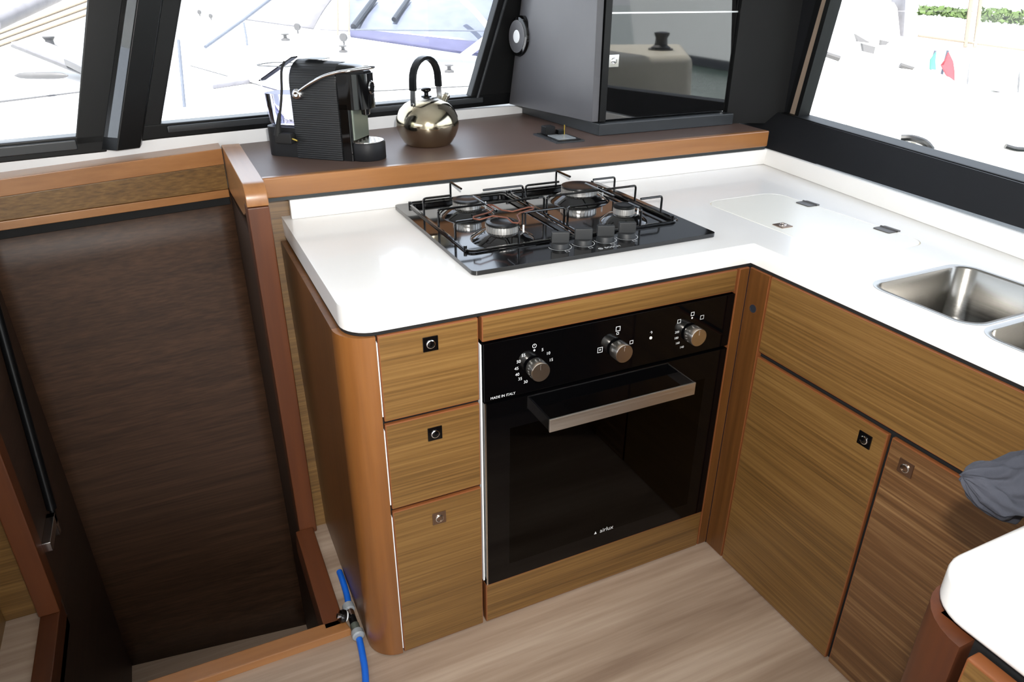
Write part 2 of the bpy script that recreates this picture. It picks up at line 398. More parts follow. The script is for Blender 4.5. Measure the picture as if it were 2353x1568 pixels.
k1, k2, k3 = .309, .359, .385
w1 = thing('window_1', 'left side window with black frame beyond the stairwell', 'window', bw(-1.1, .96)); w1['kind'] = 'structure'
mb = MB(); e = lambda x, z, k: x+k*(z-1.003)
strip(mb, .948, .992, -2.6, -.60, -.006, .05)
mb.build('frame_rail', 'black_satin', w1, bevel=.004)
mb = MB(); strip(mb, .962, .985, -2.6, -.66, -.014, -.004); mb.build('frame_bead', 'plinth_grey', w1, bevel=.003)
mb = MB(); bquad(mb, [(e(-.656, .97, k1), .97), (e(-.575, .97, k1), .97), (e(-.555, ZT, k1), ZT), (e(-.656, ZT, k1), ZT)], -.006, .04); mb.build('frame_stile', 'black_satin', w1, bevel=.004)
mb = MB(); bquad(mb, [(-2.6, .975), (e(-.65, .975, k1), .975), (e(-.65, ZT, k1), ZT), (-2.6, ZT)], .018, .024); mb.build('pane', 'window_glass', w1, smooth=0)
# protruding raked pillar
pl = thing('pillar', 'raked glossy black pillar between the two side windows', 'pillar', bw(-.56, .95)); pl['kind'] = 'structure'
def pil(x, z, off): return bw(x+.345*(z-.965), z, off)
prof = [(-.616, .0), (-.610, -.004), (-.574, -.044), (-.522, -.036), (-.518, .0)]
mb = MB(); mb.loft([[pil(x, .955, o) for x, o in prof], [pil(x, ZT, o) for x, o in prof]]); mb.build('pillar_body', 'black_satin', pl, bevel=.004)
mb = MB(); mb.loft([[pil(x, z, o) for x, o in ((-.607, -.0080), (-.5765, -.0420), (-.572, -.040), (-.603, -.006))] for z in (.985, ZT)]); mb.build('pillar_face', 'mirror_black', pl)
w2 = thing('window_2', 'middle side window behind the kettle and coffee machine', 'window', bw(.0, .96)); w2['kind'] = 'structure'
mb = MB(); strip(mb, .966, 1.003, -.52, .70, -.006, .05); mb.build('frame_rail', 'black_satin', w2, bevel=.004)
mb = MB(); strip(mb, .980, .997, -.455, .50, -.014, -.004); mb.build('frame_bead', 'plinth_grey', w2, bevel=.003)
mb = MB(); bquad(mb, [(e(-.53, .97, k2), .97), (e(-.467, .97, k2), .97), (e(-.467, ZT, k2), ZT), (e(-.53, ZT, k2), ZT)], -.004, .04); mb.build('frame_stile', 'black_satin', w2, bevel=.004)
mb = MB(); bquad(mb, [(e(.457, .97, k3), .97), (e(.72, .97, k3), .97), (e(1.0, ZT, k3), ZT), (e(.457, ZT, k3), ZT)], -.004, .04); mb.build('frame_stile', 'black_matt', w2, bevel=.004)
mb = MB(); bquad(mb, [(e(.478, .985, k3), .985), (e(.488, .985, k3), .985), (e(.488, ZT, k3), ZT), (e(.478, ZT, k3), ZT)], -.013, -.003); mb.build('frame_bead', 'plinth_grey', w2, bevel=.003)
mb = MB(); bquad(mb, [(e(-.48, .985, k2), .985), (e(.465, .985, k3), .985), (e(.465, ZT, k3), ZT), (e(-.48, ZT, k2), ZT)], .018, .024); mb.build('pane', 'window_glass', w2, smooth=0)
# right wall
def rw(y, z, off=0): return Vector((rl(y)+off, y, z))
def rquad(mb, pts, o0, o1): return mb.prism(pts, lambda u, v: rw(u, v, o0), lambda u, v: rw(u, v, o1))
gl = lambda y: 1.253+.1207*y            # plane of the right-hand glass
def gw_(y, z, off=0): return Vector((gl(y)+off, y, z))
def rquad(mb, pts, o0, o1): return mb.prism(pts, lambda u, v: gw_(u, v, o0), lambda u, v: gw_(u, v, o1))
kr = -.148
re = lambda y, z: y+kr*(z-.968)
zl = lambda y: .951+.0275*y
def rsec(y): return [(rl(y)+.03, y, .74), (rl(y)+.022, y, .80), (rl(y)+.012, y, .879), (gl(y)-.018, y, zl(y)-.004), (gl(y)+.05, y, zl(y)-.004), (gl(y)+.05, y, .74)]
mb = MB(); mb.loft([rsec(-3.2), rsec(.80)])
rquad(mb, [(-3.2, 1.62), (1.3, 1.62), (1.3, 1.95), (-3.2, 1.95)], .0, .06)
rquad(mb, [(re(.652, .93), .93), (1.3, .93), (1.3, 1.64), (re(.652, 1.64), 1.64)], .0, .06)
structure(mb.build('wall_right', 'black_panel', smooth=0), 'black lining panel under the right-hand window', 'wall')
w3 = thing('window_3', 'right-hand window with black frame above the sink run', 'window', gw_(0, .95)); w3['kind'] = 'structure'
mb = MB(); rquad(mb, [(-3.0, zl(-3.0)-.016), (.66, zl(.66)-.016), (.66, zl(.66)), (-3.0, zl(-3.0))], -.020, .05); mb.build('frame_rail', 'black_matt', w3, bevel=.004)
mb = MB(); rquad(mb, [(re(.594, .95), .95), (re(.612, .95), .95), (re(.612, ZT), ZT), (re(.594, ZT), ZT)], -.006, .04); mb.build('frame_stile', 'black_matt', w3)
mb = MB(); rquad(mb, [(re(.612, .968), .968), (re(.640, .968), .968), (re(.626, ZT), ZT), (re(.612, ZT), ZT)], -.002, .03); mb.build('seal', 'seal_beige', w3)
mb = MB(); rquad(mb, [(re(.640, .95), .95), (re(.656, .95), .95), (re(.656, ZT), ZT), (re(.626, ZT), ZT)], -.004, .03); mb.build('frame_stile', 'black_matt', w3)
mb = MB(); rquad(mb, [(-3.0, .85), (re(.60, .95), .945), (re(.60, ZT), ZT), (-3.0, ZT)], .018, .024); mb.build('pane', 'window_glass', w3, smooth=0)
# corner panel between tower and right window
structure(MB().prism_z([(1.166, .764), (1.166, .742), (1.335, .668), (1.36, .72), (1.30, .82)], .933, 1.93).build('trim_2', 'black_matt', smooth=0), 'black corner panel between the tower cabinet and the right window', 'column')

# ------------------------------------------------------------------ stairwell frame
fr = thing('stairwell_frame', 'varnished orange-brown wooden frame around the stairwell opening', 'door frame', (-.6, .5, 0))
X0, X1 = -.335, -.289
def yz(mb, poly, x0, x1): return mb.prism(poly, lambda u, v: (x0, u, v), lambda u, v: (x1, u, v))
arc = [(.48+.035*(1-math.cos(a)), .911+.034*math.sin(a)) for a in [math.radians(d) for d in (0, 22, 45, 67, 90)]]
yz(MB(), [(.48, .0), (.535, .0), (.535, .897), (.48, .897)], X0, X1).build('post', 'redwood_z', fr, bevel=.004)
yz(MB(), arc+[(.955, .945), (.955, .825), (.60, .85), (.535, .872), (.535, .898), (.48, .898)], X0, X1).build('beam', 'orange_y', fr, bevel=.004)
hy = lambda x: .93+.19*(x+.335)
def hstrip(name, xa, za0, za1, xb, zb0, zb1, off, th, mat):
    MB().hexa([(xa, hy(xa)+off, za0), (xb, hy(xb)+off, zb0), (xb, hy(xb)+off+th, zb0), (xa, hy(xa)+off+th, za0)],
              [(xa, hy(xa)+off, za1), (xb, hy(xb)+off, zb1), (xb, hy(xb)+off+th, zb1), (xa, hy(xa)+off+th, za1)]).build(name, mat, fr, bevel=.002)
hstrip('header_rail', -1.25, .879, .916, -.337, .900, .941, -.004, .09, 'orange_x')
hstrip('header_panel', -1.25, .834, .8785, -.337, .834, .8995, 0, .03, 'veneer_x')
hstrip('header_gap', -1.25, .790, .813, -.337, .790, .813, .008, .01, 'dark_gap')
hstrip('header_lip', -1.25, .813, .8335, -.337, .8125, .8335, -.003, .02, 'orange_x')
MB().hexa([(-.348, .12, -.06), (-.297, .12, -.06), (-.297, .50, -.06), (-.348, .50, -.06)], [(-.345, .12, .02), (-.299, .12, .02), (-.299, .48, .02), (-.345, .48, .02)]).build('rim', 'redwood_y', fr, bevel=.004)
MB().hexa([(-.93, .10, -.06), (-.289, .10, -.06), (-.297, .145, -.06), (-.93, .15, -.06)], [(-.93, .102, .02), (-.289, .100, .02), (-.299, .14, .02), (-.93, .148, .02)]).build('threshold', 'orange_x', fr, bevel=.004)
MB().box(-.928, -.887, .10, .47, -.06, .02).build('rim', 'redwood_y', fr, bevel=.004)
MB().box(-.930, -.886, .43, .478, .02, .90).build('post', 'redwood_z', fr, bevel=.004)
# gas strut on the left side wall
gs = thing('gas_strut', 'black gas strut with metal end bracket on the stairwell side', 'strut', (-.875, .65, .1))
MB().tube([(-.874, .705, .70), (-.874, .593, .195)], .011, 12).build('cylinder', 'black_satin', gs)
MB().tube([(-.874, .725, .79), (-.874, .705, .70)], .005, 10).build('rod', 'chrome_soft', gs)
MB().tube([(-.874, .593, .195), (-.874, .585, .155)], .006, 10).lathe([(.012, -.006), (.012, .006)], (-.874, .582, .145), (1, 0, 0), 14).build('eyelet', 'black_satin', gs)
MB().box(-.887, -.868, .47, .585, .165, .19).box(-.887, -.868, .565, .585, .135, .19).build('bracket', 'chrome_soft', gs, bevel=.002)

# ------------------------------------------------------------------ drawer cabinet
NF = (0, -1, 0)
dc = thing('drawer_cabinet', 'olive-brown veneered three-drawer cabinet with rounded orange corner post', 'cabinet', (-.13, .3, 0))
cx_, cy_, R = -.200, .062, .062
cor = [(cx_-R*math.sin(a), cy_-R*math.cos(a)) for a in [math.radians(d) for d in range(0, 91, 9)]]
MB().prism_z(cor[::-1] and [(cx_, .064)]+[(-.262, .064)]+cor[::-1][1:]+[], .004, .779).build('corner_post', 'orange_z', dc, smooth=50)
MB().box(-.262, -.243, .0645, .60, .004, .779).build('side_panel', 'veneer_side', dc, bevel=.001)
MB().box(-.242, -.006, .075, .58, .004, .777).build('body', 'black_matt', dc)
def latch(parent, c, nrm, up, plate='black_gloss', ring='chrome', s=.0145):
    c, nrm, up = Vector(c), Vector(nrm), Vector(up); sd_ = up.cross(nrm).normalized()
    p = MB().obox(c-s*up-s*sd_-nrm*.001, 2*s*sd_, 2*s*up, nrm*.003).build('latch', plate, parent, bevel=.0008)
    MB().lathe([(.0085, 0), (.0085, .0018), (.0070, .0024), (.0068, .0)], c+nrm*.002, nrm, 20, cap=False).build('latch_ring', ring, p)
    MB().lathe([(.0064, 0), (.0062, .0012), (.003, .0018), (.0, .0018)], c+nrm*.002, nrm, 20, cap=False).build('latch_button', plate, p)
    return p
for (z0, z1, zl, pm) in ((.604, .779, .746, 'black_gloss'), (.401, .597, .554, 'black_gloss'), (.006, .394, .348, 'bronze')):
    d = panel('drawer', -.1968, -.0075, 0, .010, z0, z1, 'veneer_x', NF, dc)
    latch(d, (-.1015, 0, zl), NF, (0, 0, 1), pm, 'chrome' if pm != 'bronze' else 'chrome_soft')
    MB().box(-.1996, -.1976, .0006, .016, z0+.012, z1-.012).build('white_edge', 'white_plastic', dc)
MB().box(-.0052, -.0022, .0006, .016, .135, .722).build('white_edge', 'white_plastic', dc)
MB().box(-.203, -.0055, .0125, .03, .004, .778).build('recess', 'dark_gap', dc)

# ------------------------------------------------------------------ oven housing and oven
oh = thing('oven_housing', 'veneered cabinet surround of the built-in oven', 'cabinet', (.3, .3, 0))
panel('top_rail', -.001, .599, 0, .02, .727, .779, 'veneer_x', NF, oh)
panel('bottom_rail', .0, .603, 0, .02, .006, .119, 'veneer_x', NF, oh)
panel('stile', .6045, .6325, .0, .02, .006, .779, 'veneer_side', NF, oh, edge='edge_band')
MB().box(-.0035, .62, .53, .55, .004, .777).box(.601, .62, .022, .55, .004, .777).box(-.0035, -.001, .022, .55, .004, .777).build('body', 'black_matt', oh)
ov = thing('oven', 'black glass built-in oven with steel bar handle and three knobs', 'oven', (.3, .25, .121))
MB().box(.0005, .5995, -.003, .02, .5975, .7235).build('control_panel', 'oven_black', ov, bevel=.0015)
dr = MB().prism([(.0045, .123), (.5975, .123), (.5975, .592), (.0045, .592)], lambda u, v: (u, .012, v), lambda u, v: (u, -.005, v), [[(.06, .17), (.06, .52), (.54, .52), (.54, .17)]])  .build('door', 'oven_black', ov, bevel=.001)
MB().box(.055, .545, -.0052, -.001, .165, .525).build('door_glass', 'oven_glass', dr, bevel=.0005)
MB().box(.0005, .004, -.004, .03, .122, .595).build('door_side', 'chrome_soft', ov)
MB().box(.002, .598, .02, .025, .592, .5985).build('seal', 'rubber', ov)
MB().box(.02, .58, .46, .47, .14, .585).box(.02, .03, .03, .46, .14, .585).box(.57, .58, .03, .46, .14, .585).box(.02, .58, .03, .46, .13, .14).box(.02, .58, .03, .46, .585, .59).build('cavity', 'plinth_grey', ov, smooth=0)
for zz in (.24, .34, .43):
    mb = MB().tube([(.03, .06, zz), (.57, .06, zz)], .003).tube([(.03, .44, zz), (.57, .44, zz)], .003)
    for i in range(18): mb.tube([(.045+.03*i, .06, zz), (.045+.03*i, .44, zz)], .0014, 5)
    mb.build('rack', 'chrome_soft', ov)
h = MB().box(.1185, .4755, -.0555, -.0515, .527, .557).build('handle', 'steel_bar', ov, bevel=.0007)
MB().box(.1185, .1225, -.0515, -.004, .529, .556).build('handle_arm', 'chrome', h, bevel=.0005)
MB().box(.4715, .4755, -.0515, -.004, .529, .556).build('handle_arm', 'chrome', h, bevel=.0005)
KN = ((.1075, .655), (.2985, .654), (.487, .652))
for kx, kz in KN:
    k = MB().lathe([(.0165, 0), (.0165, .004), (.0205, .005), (.0205, .028), (.0195, .030), (.001, .0303)], (kx, -.003, kz), NF, 36).build('knob', 'steel_knob', ov)
    MB().box(kx-.0008, kx+.0008, -.0338, -.0332, kz+.006, kz+.016).build('knob_mark', 'chrome', k)
MB().lathe([(.0035, 0), (.003, .0012), (.0, .0016)], (.383, -.003, .660), NF, 14).build('indicator_lamp', 'led', ov)
RX, UZ = (1, 0, 0), (0, 0, 1)
pr = lambda s_, x, z, size=.0105, nm='print': text(nm, s_, size, (x, -.0032, z), RX, UZ, 'print_white', ov)
kx, kz = KN[0]; Rn = .036
for s_, an in (('5', 62), ('10', 36), ('15', 8), ('30', -118), ('35', -142), ('40', -162), ('45', -184), ('50', -208), ('55', -232)):
    pr(s_, kx+Rn*math.cos(math.radians(an))*1.06, kz+Rn*math.sin(math.radians(an)), .0092)
def ringprint(c, r0, r1, y=-.0033, seg=18, name='print', par=None):
    mb = MB(); vs = []
    for k in range(seg):
        a = 2*math.pi*k/seg; vs += [(c[0]+r0*math.cos(a), y, c[1]+r0*math.sin(a)), (c[0]+r1*math.cos(a), y, c[1]+r1*math.sin(a))]
    mb.add(vs, [[2*k, 2*k+1, (2*k+3) % (2*seg), (2*k+2) % (2*seg)] for k in range(seg)])
    return mb.build(name, 'print_white', par or ov, smooth=0)
def dotprint(c, r): return ringprint(c, .0001, r)
def sqprint(c, s0, s1):
    x, z = c; y = -.0033
    P = [(-1, -1), (1, -1), (1, 1), (-1, 1)]
    MB().add([(x+a*s0, y, z+b_*s0) for a, b_ in P]+[(x+a*s1, y, z+b_*s1) for a, b_ in P], [[i, (i+1) % 4, 4+(i+1) % 4, 4+i] for i in range(4)]).build('print', 'print_white', ov, smooth=0)
ringprint((kx, kz+.044), .0036, .0046); MB().box(kx-.0003, kx+.0003, -.0034, -.0033, kz+.0435, kz+.047).build('print', 'print_white', ov); dotprint((kx, kz+.0345), .0022)
kx, kz = KN[1]; sqprint((kx, kz+.044), .0042, .0054); sqprint((kx, kz+.0335), .0018, .0027); sqprint((kx-.040, kz+.004), .0050, .0060); pr('*', kx-.040, kz+.002, .012); sqprint((kx+.036, kz+.006), .003, .0042)
pr('\u2191', .383, .672, .010)
kx, kz = KN[2]; sqprint((kx, kz+.044), .0032, .0045); dotprint((kx, kz+.0345), .0022); sqprint((kx+.027, kz+.031), .0038, .0048); sqprint((kx-.034, kz+.033), .0035, .0045)
for s_, an in (('140', -120), ('160', -148), ('180', -170), ('200', -192)):
    pr(s_, kx+.037*math.cos(math.radians(an)), kz+.037*math.sin(math.radians(an)), .0075)
text('print', 'MADE IN ITALY', .0078, (.0135, -.0032, .6035), RX, UZ, 'print_white', ov, 'LEFT')
text('print', 'airlux', .0165, (.309, -.0054, .1725), RX, UZ, 'print_white', ov)
MB().add([(.275, -.0055, .168), (.282, -.0055, .168), (.2785, -.0055, .176)], [(0, 1, 2)]).build('print', 'print_white', ov, smooth=0)

# ------------------------------------------------------------------ sink cabinet (right run)
NR = (-1, 0, 0)
sc_ = thing('sink_cabinet', 'veneered cabinet run under the sink with long top panel and two doors', 'cabinet', (.8, -.4, 0))
mb = MB().prism([(.0, .006), (-.060, .006), (-.060, .779), (.0, .779)], lambda u, v: (.633, u, v), lambda u, v: (.651, u, v), [[(-.027+.009*math.cos(a*math.pi/8), .691+.009*math.sin(a*math.pi/8)) for a in range(16)]])
mb.build('filler_panel', 'veneer_side', sc_, edge='edge_band', front=NR, bevel=.0015)
MB().lathe([(.0095, 0), (.0095, .0012), (.0075, .0014), (.0072, .0004), (.0, .0004)], (.6332, -.027, .691), NR, 20).build('hole_plug', 'antifoul', sc_)
panel('top_panel', .633, .643, -.80, -.063, .602, .779, 'veneer_y', NR, sc_)
d1 = panel('door', .633, .643, -.4045, -.063, .006, .590, 'veneer_y', NR, sc_)
d2 = panel('door', .633, .643, -.80, -.4125, .006, .590, 'veneer_red', NR, sc_)
latch(d1, (.633, -.362, .553), NR, UZ, 'black_gloss'); latch(d2, (.633, -.453, .548), NR, UZ, 'bronze', 'chrome_soft')
MB().box(.6445, .665, -.80, -.0615, .004, .778).box(.633, .665, .0005, .03, .004, .778).build('recess', 'dark_gap', sc_)
MB().box(.70, 1.0, -.80, .0, .004, .62).build('body', 'black_matt', sc_)

# ------------------------------------------------------------------ worktop
wt = thing('worktop', 'white solid-surface L-shaped galley worktop with upstand', 'worktop', (.3, .3, Hc))
rx = lambda y: 1.108+.155*y
def corner(x, y, r, a0, a1, n=8): return [(x+r*math.cos(math.radians(a0+(a1-a0)*i/n)), y+r*math.sin(math.radians(a0+(a1-a0)*i/n))) for i in range(n+1)]
outer = corner(-.25+.055, .004+.055, .055, 180, 270)+[(.636, .004), (.636, -.803), (rx(-.803)+.02, -.803), (rx(.66)+.02, .66), (-.25, .66)]
LID = (.748, .985, -.150, .312)
S1 = (.664, .925, -.472, -.266); S2 = (.654, .915, -.76, -.488)
def grow(r, g, rad): return rrect(r[0]-g, r[1]+g, r[2]-g, r[3]+g, rad+g)
wo_ = MB().prism_z(outer, ZB, Hc, [grow(LID, .002, .045)[::-1], grow(S1, 0, .04)[::-1], grow(S2, 0, .04)[::-1]]).build('slab', 'solid_white', wt, bevel=.003, seg=2, smooth=40)
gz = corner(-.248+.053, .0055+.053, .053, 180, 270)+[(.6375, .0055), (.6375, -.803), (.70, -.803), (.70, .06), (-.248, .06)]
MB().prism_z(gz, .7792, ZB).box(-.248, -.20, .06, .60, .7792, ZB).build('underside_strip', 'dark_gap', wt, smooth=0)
mb = MB().box(-.232, rx(.59)+.01, .585, .603, Hc, .877)
mb.hexa([(rx(-.803), -.803, Hc), (rx(-.803)+.02, -.803, Hc), (rx(.603)+.02, .603, Hc), (rx(.603), .603, Hc)], [(rx(-.803)+.006, -.803, .877), (rx(-.803)+.02, -.803, .877), (rx(.603)+.02, .603, .877), (rx(.603)+.006, .603, .877)])
mb.build('upstand', 'solid_white', wt, bevel=.003)
MB().hexa([(rx(-.803)+.0195, -.803, .870), (rx(-.803)+.045, -.803, .870), (rx(.59)+.045, .59, .870), (rx(.59)+.0195, .59, .870)], [(rx(-.803)+.0195, -.803, .878), (rx(-.803)+.045, -.803, .878), (rx(.59)+.045, .59, .878), (rx(.59)+.0195, .59, .878)]).build('sealing_bead', 'grey_plastic', wt)
lid = MB().prism_z(rrect(*LID, .045), Hc-.02, Hc).build('hatch_lid', 'lid_white', wt, bevel=.0015)
MB().prism_z(grow(LID, .0021, .045), Hc-.022, Hc-.003, [rrect(LID[0]+.0005, LID[1]-.0005, LID[2]+.0005, LID[3]-.0005, .045)[::-1]]).build('hatch_gasket', 'gasket', wt, smooth=0)
for hy_ in (.189, -.047):
    hg = MB().prism_z(rrect(.985-.026, .985+.014, hy_-.022, hy_+.022, .004), Hc, Hc+.002).build('hinge', 'hinge_dark', lid, bevel=.0005)
    MB().tube([(.985, hy_-.022, Hc+.002), (.985, hy_+.022, Hc+.002)], .0025, 8).build('hinge_pin', 'hinge_dark', hg)
latch(lid, (.785, .075, Hc), (0, 0, 1), (0, 1, 0), 'bronze', 'chrome', .016)
sk = thing('sink', 'brushed steel double-bowl sink let into the white worktop', 'sink', (.79, -.45, .70))
for Q in (S1, S2):
    rings = []
    for g, z, rad in ((.006, Hc+.0006, .042), (-.002, Hc+.0010, .038), (-.004, Hc-.002, .037), (-.008, Hc-.10, .045), (-.016, Hc-.128, .05), (-.03, Hc-.14, .05), (-.09, Hc-.145, .012)):
        rings.append([(u, v, z) for u, v in rrect(Q[0]-g, Q[1]+g, Q[2]-g, Q[3]+g, rad, 8)])
    b_ = MB().loft(rings, cap0=False).build('bowl', 'steel', sk, smooth=60)
    c = ((Q[0]+Q[1])/2, (Q[2]+Q[3])/2, Hc-.145)
    MB().lathe([(.032, 0), (.03, .003), (.02, .0015), (.0, .001)], c, (0, 0, 1), 24).build('drain', 'chrome', b_)

# ------------------------------------------------------------------ gas hob
hb = thing('gas_hob', 'black enamel four-burner gas hob set into the white worktop', 'hob', (.30, .32, Hc))
HX0, HX1, HY0, HY1 = .013, .591, .072, .578
wells = [rrect(.045, .300, .178, .560, .018), rrect(.316, .572, .178, .560, .018)]
ringsets = []
mb = MB().prism_z(rrect(HX0, HX1, HY0, HY1, .012), Hc+.0005, Hc+.0095, [w[::-1] for w in wells]); mb.build('plate', 'black_enamel', hb, bevel=.0025, smooth=40)
MB().box(.03, .58, .16, .57, Hc, Hc+.003).build('pan', 'black_enamel', hb)
for (x0, x1) in ((.045, .300), (.316, .572)):
    mb = MB(); mb.tube([(u, v, Hc+.0098) for u, v in rrect(x0, x1, .178, .560, .018)], .0022, 8, closed=True); mb.build('well_rim', 'black_enamel', hb)
ZP = Hc+.003
for (bx, by, rc, rd) in ((.155, .452, .034, .066), (.155, .250, .035, .070), (.464, .455, .046, .078), (.466, .253, .025, .056)):
    b_ = MB().lathe([(rd, 0), (rd*.97, .003), (rd*.62, .016), (rc*1.0, .0175), (rc*.9, .018), (.0, .018)], (bx, by, ZP), (0, 0, 1), 28).build('burner', 'black_enamel', hb)
    mb = MB(); n_t = 30
    for k in range(n_t):
        a = 2*math.pi*k/n_t; mb.obox(Vector((bx+rc*.93*math.cos(a), by+rc*.93*math.sin(a), ZP+.018))-Vector((-math.sin(a), math.cos(a), 0))*rc*.08, Vector((-math.sin(a), math.cos(a), 0))*rc*.16, Vector((math.cos(a), math.sin(a), 0))*rc*.07, (0, 0, .0135))
    mb.lathe([(rc*.95, 0), (rc*.95, .006), (rc*.92, .013), (.0, .013)], (bx, by, ZP+.0178), (0, 0, 1), 28).build('flame_ring', 'burner_alu', b_)
    MB().lathe([(rc*.92, 0), (rc*1.02, .002), (rc*1.0, .006), (rc*.75, .0075), (rc*.7, .0065), (.0, .0065)], (bx, by, ZP+.031), (0, 0, 1), 28).build('burner_cap', 'black_satin', b_)
    MB().lathe([(.002, 0), (.002, .02), (.0, .021)], (bx+rc*1.15, by-rc*.6, ZP+.010), (0, 0, 1), 8).build('igniter', 'white_plastic', b_)
WZ0, WZ1 = Hc+.013, .885
def finger(mb, leg, end): mb.tube(fillet([(leg[0], leg[1], WZ0), (leg[0], leg[1], WZ1), (end[0], end[1], WZ1)], .007), .0027, 7)
def grate(x0, x1, bx, legsL, legsR, nm='grate'):
    mb = MB()
    mb.tube([(u, v, WZ0) for u, v in rrect(x0, x1, .172, .566, .015)], .0028, 7, closed=True)
    for y, xe in legsL: finger(mb, (x0, y), (xe, y))
    for y, xe in legsR: finger(mb, (x1, y), (xe, y))
    finger(mb, (bx, .566), (bx, .492)); finger(mb, (bx, .172), (bx, .222))
    mb.tube([(x0+.004, .346, WZ1), (x1-.004, .346, WZ1)], .0027, 7)
    mb.tube([(bx, .285, WZ1), (bx, .415, WZ1)], .0027, 7)
    for (fx, fy) in ((x0, .19), (x0, .55), (x1, .19), (x1, .55)): mb.lathe([(.004, 0), (.004, .011)], (fx, fy, Hc+.0095), (0, 0, 1), 8)
    return mb.build(nm, 'black_enamel', hb, smooth=50)
grate(.045, .306, .157, ((.445, .112), (.346, .06), (.245, .102)), ((.459, .20), (.346, .29), (.250, .205)))
grate(.313, .560, .457, ((.457, .405), (.346, .33), (.246, .41)), ((.441, .495), (.346, .54), (.238, .50)))
for kx in (.232, .287, .341, .395):
    ky = .132; kz = Hc+.0095
    k = MB().lathe([(.0195, 0), (.0185, .006), (.0175, .010), (.0, .0105)], (kx, ky, kz), (0, 0, 1), 24).build('knob', 'knob_black', hb)
    dv = Vector((math.cos(math.radians(-22)), math.sin(math.radians(-22)), 0)); pv = Vector((-dv.y, dv.x, 0))
    MB().obox(Vector((kx, ky, kz+.009))-dv*.0185-pv*.006, dv*.037, pv*.012, (0, 0, .0235)).build('knob_grip', 'knob_black', k, bevel=.002)
    mb = MB(); vs = []; n_t = 20
    for i in range(n_t+1):
        a = math.radians(165+210*i/n_t); vs += [(kx+.0235*math.cos(a), ky+.0235*math.sin(a), kz+.0002), (kx+.0246*math.cos(a), ky+.0246*math.sin(a), kz+.0002)]
    mb.add(vs, [[2*i, 2*i+1, 2*i+3, 2*i+2] for i in range(n_t)])
    P = [(-1, -1), (1, -1), (1, 1), (-1, 1)]
    mb.add([(kx+a*.0042, ky-.031+b__*.0042, kz+.0002) for a, b__ in P]+[(kx+a*.0034, ky-.031+b__*.0034, kz+.0002) for a, b__ in P], [[i, (i+1) % 4, 4+(i+1) % 4, 4+i] for i in range(4)])
    mb.build('knob_print', 'print_white', k, smooth=0)
text('print', 'BOSCH', .0115, (.331, .0865, Hc+.0097), (1, 0, 0), (0, 1, 0), 'print_white', hb)
mb = MB(); vs = []
for k in range(18):
    a = 2*math.pi*k/18; vs += [(.302+.0036*math.cos(a), .0865+.0036*math.sin(a), Hc+.0099), (.302+.0050*math.cos(a), .0865+.0050*math.sin(a), Hc+.0099)]
mb.add(vs, [[2*k, 2*k+1, (2*k+3) % 36, (2*k+2) % 36] for k in range(18)])
for dx in (-.0015, .0015): mb.add([(.302+dx-.0004, .0835, Hc+.0099), (.302+dx+.0004, .0835, Hc+.0099), (.302+dx+.0004, .0895, Hc+.0099), (.302+dx-.0004, .0895, Hc+.0099)], [(0, 1, 2, 3)])
mb.add([(.3005, .0861, Hc+.0099), (.3035, .0861, Hc+.0099), (.3035, .0869, Hc+.0099), (.3005, .0869, Hc+.0099)], [(0, 1, 2, 3)])
mb.build('print', 'print_white', hb, smooth=0)
tz = .8895
tv = [(.152, .322), (.150, .285), (.136, .268), (.088, .250), (.084, .238), (.092, .226), (.129, .240), (.150, .215), (.146, .180), (.154, .172), (.164, .182), (.176, .221), (.190, .236), (.228, .250), (.236, .262), (.226, .268), (.180, .252), (.164, .270), (.162, .315)]
tr_ = MB().tube([(x, y, tz) for x, y in tv], .0018, 7, closed=True).build('trivet', 'trivet_rust', smooth=60)
tag(tr_, 'thin rusty star-shaped wire trivet lying on the left hob grate', 'trivet')

# ------------------------------------------------------------------ shelf behind the worktop
sh = thing('shelf', 'brown-topped shelf with varnished orange wood fascia behind the worktop', 'shelf', (.4, .8, .91))
mb = MB().prism_z([(-.287, .598), (1.20, .598), (1.25, bl(1.25)-.01), (-.287, bl(-.287)-.005)], .908, .932); mb.build('shelf_top', 'shelf_brown', sh, smooth=0)
MB().box(-.287, rl(.58)-.002, .578, .5985, .887, .934).build('fascia', 'orange_x', sh, bevel=.004, seg=3)
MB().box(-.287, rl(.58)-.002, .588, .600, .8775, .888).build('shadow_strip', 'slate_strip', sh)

# ------------------------------------------------------------------ tower cabinet
tw = thing('tower_cabinet', 'dark grey corner tower cabinet with black glass door on the shelf', 'cabinet', (.92, .95, .932))
MB().prism_z([(.678, .720), (1.175, .720), (1.175, bl(1.175)-.02), (.656, bl(.656)-.012)], .932, .966).build('plinth', 'plinth_grey', tw, bevel=.003)
zr = lambda z: .600+.147*(z-.975)          # raked rear edge of the side panel
MB().hexa([(.668, .745, .968), (.690, .745, .968), (.690, bl(.69)-.018, .968), (zr(.968), bl(zr(.968))-.018, .968)], [(.660, .745, 1.918), (.682, .745, 1.918), (.745, bl(.745)-.018, 1.918), (zr(1.918), bl(zr(1.918))-.018, 1.918)]).build('side_panel', 'charcoal', tw, bevel=.002)
MB().box(.6905, .712, .740, .76, .968, 1.918).build('stile', 'black_satin', tw, bevel=.001)
MB().prism_z([(.692, .775), (1.165, .775), (1.165, bl(1.165)-.02), (.692, bl(.692)-.015)], .968, 1.918).build('body', 'black_matt', tw)
th = math.radians(0.0); dv = Vector((math.cos(th), -math.sin(th), 0)); nv = Vector((-math.sin(th), -math.cos(th), 0)); o_ = Vector((.714, .752, .970))
door = MB().obox(o_, dv*.449, -nv*.018, (0, 0, .948)).build('door', 'mirror_black', tw, bevel=.0015)
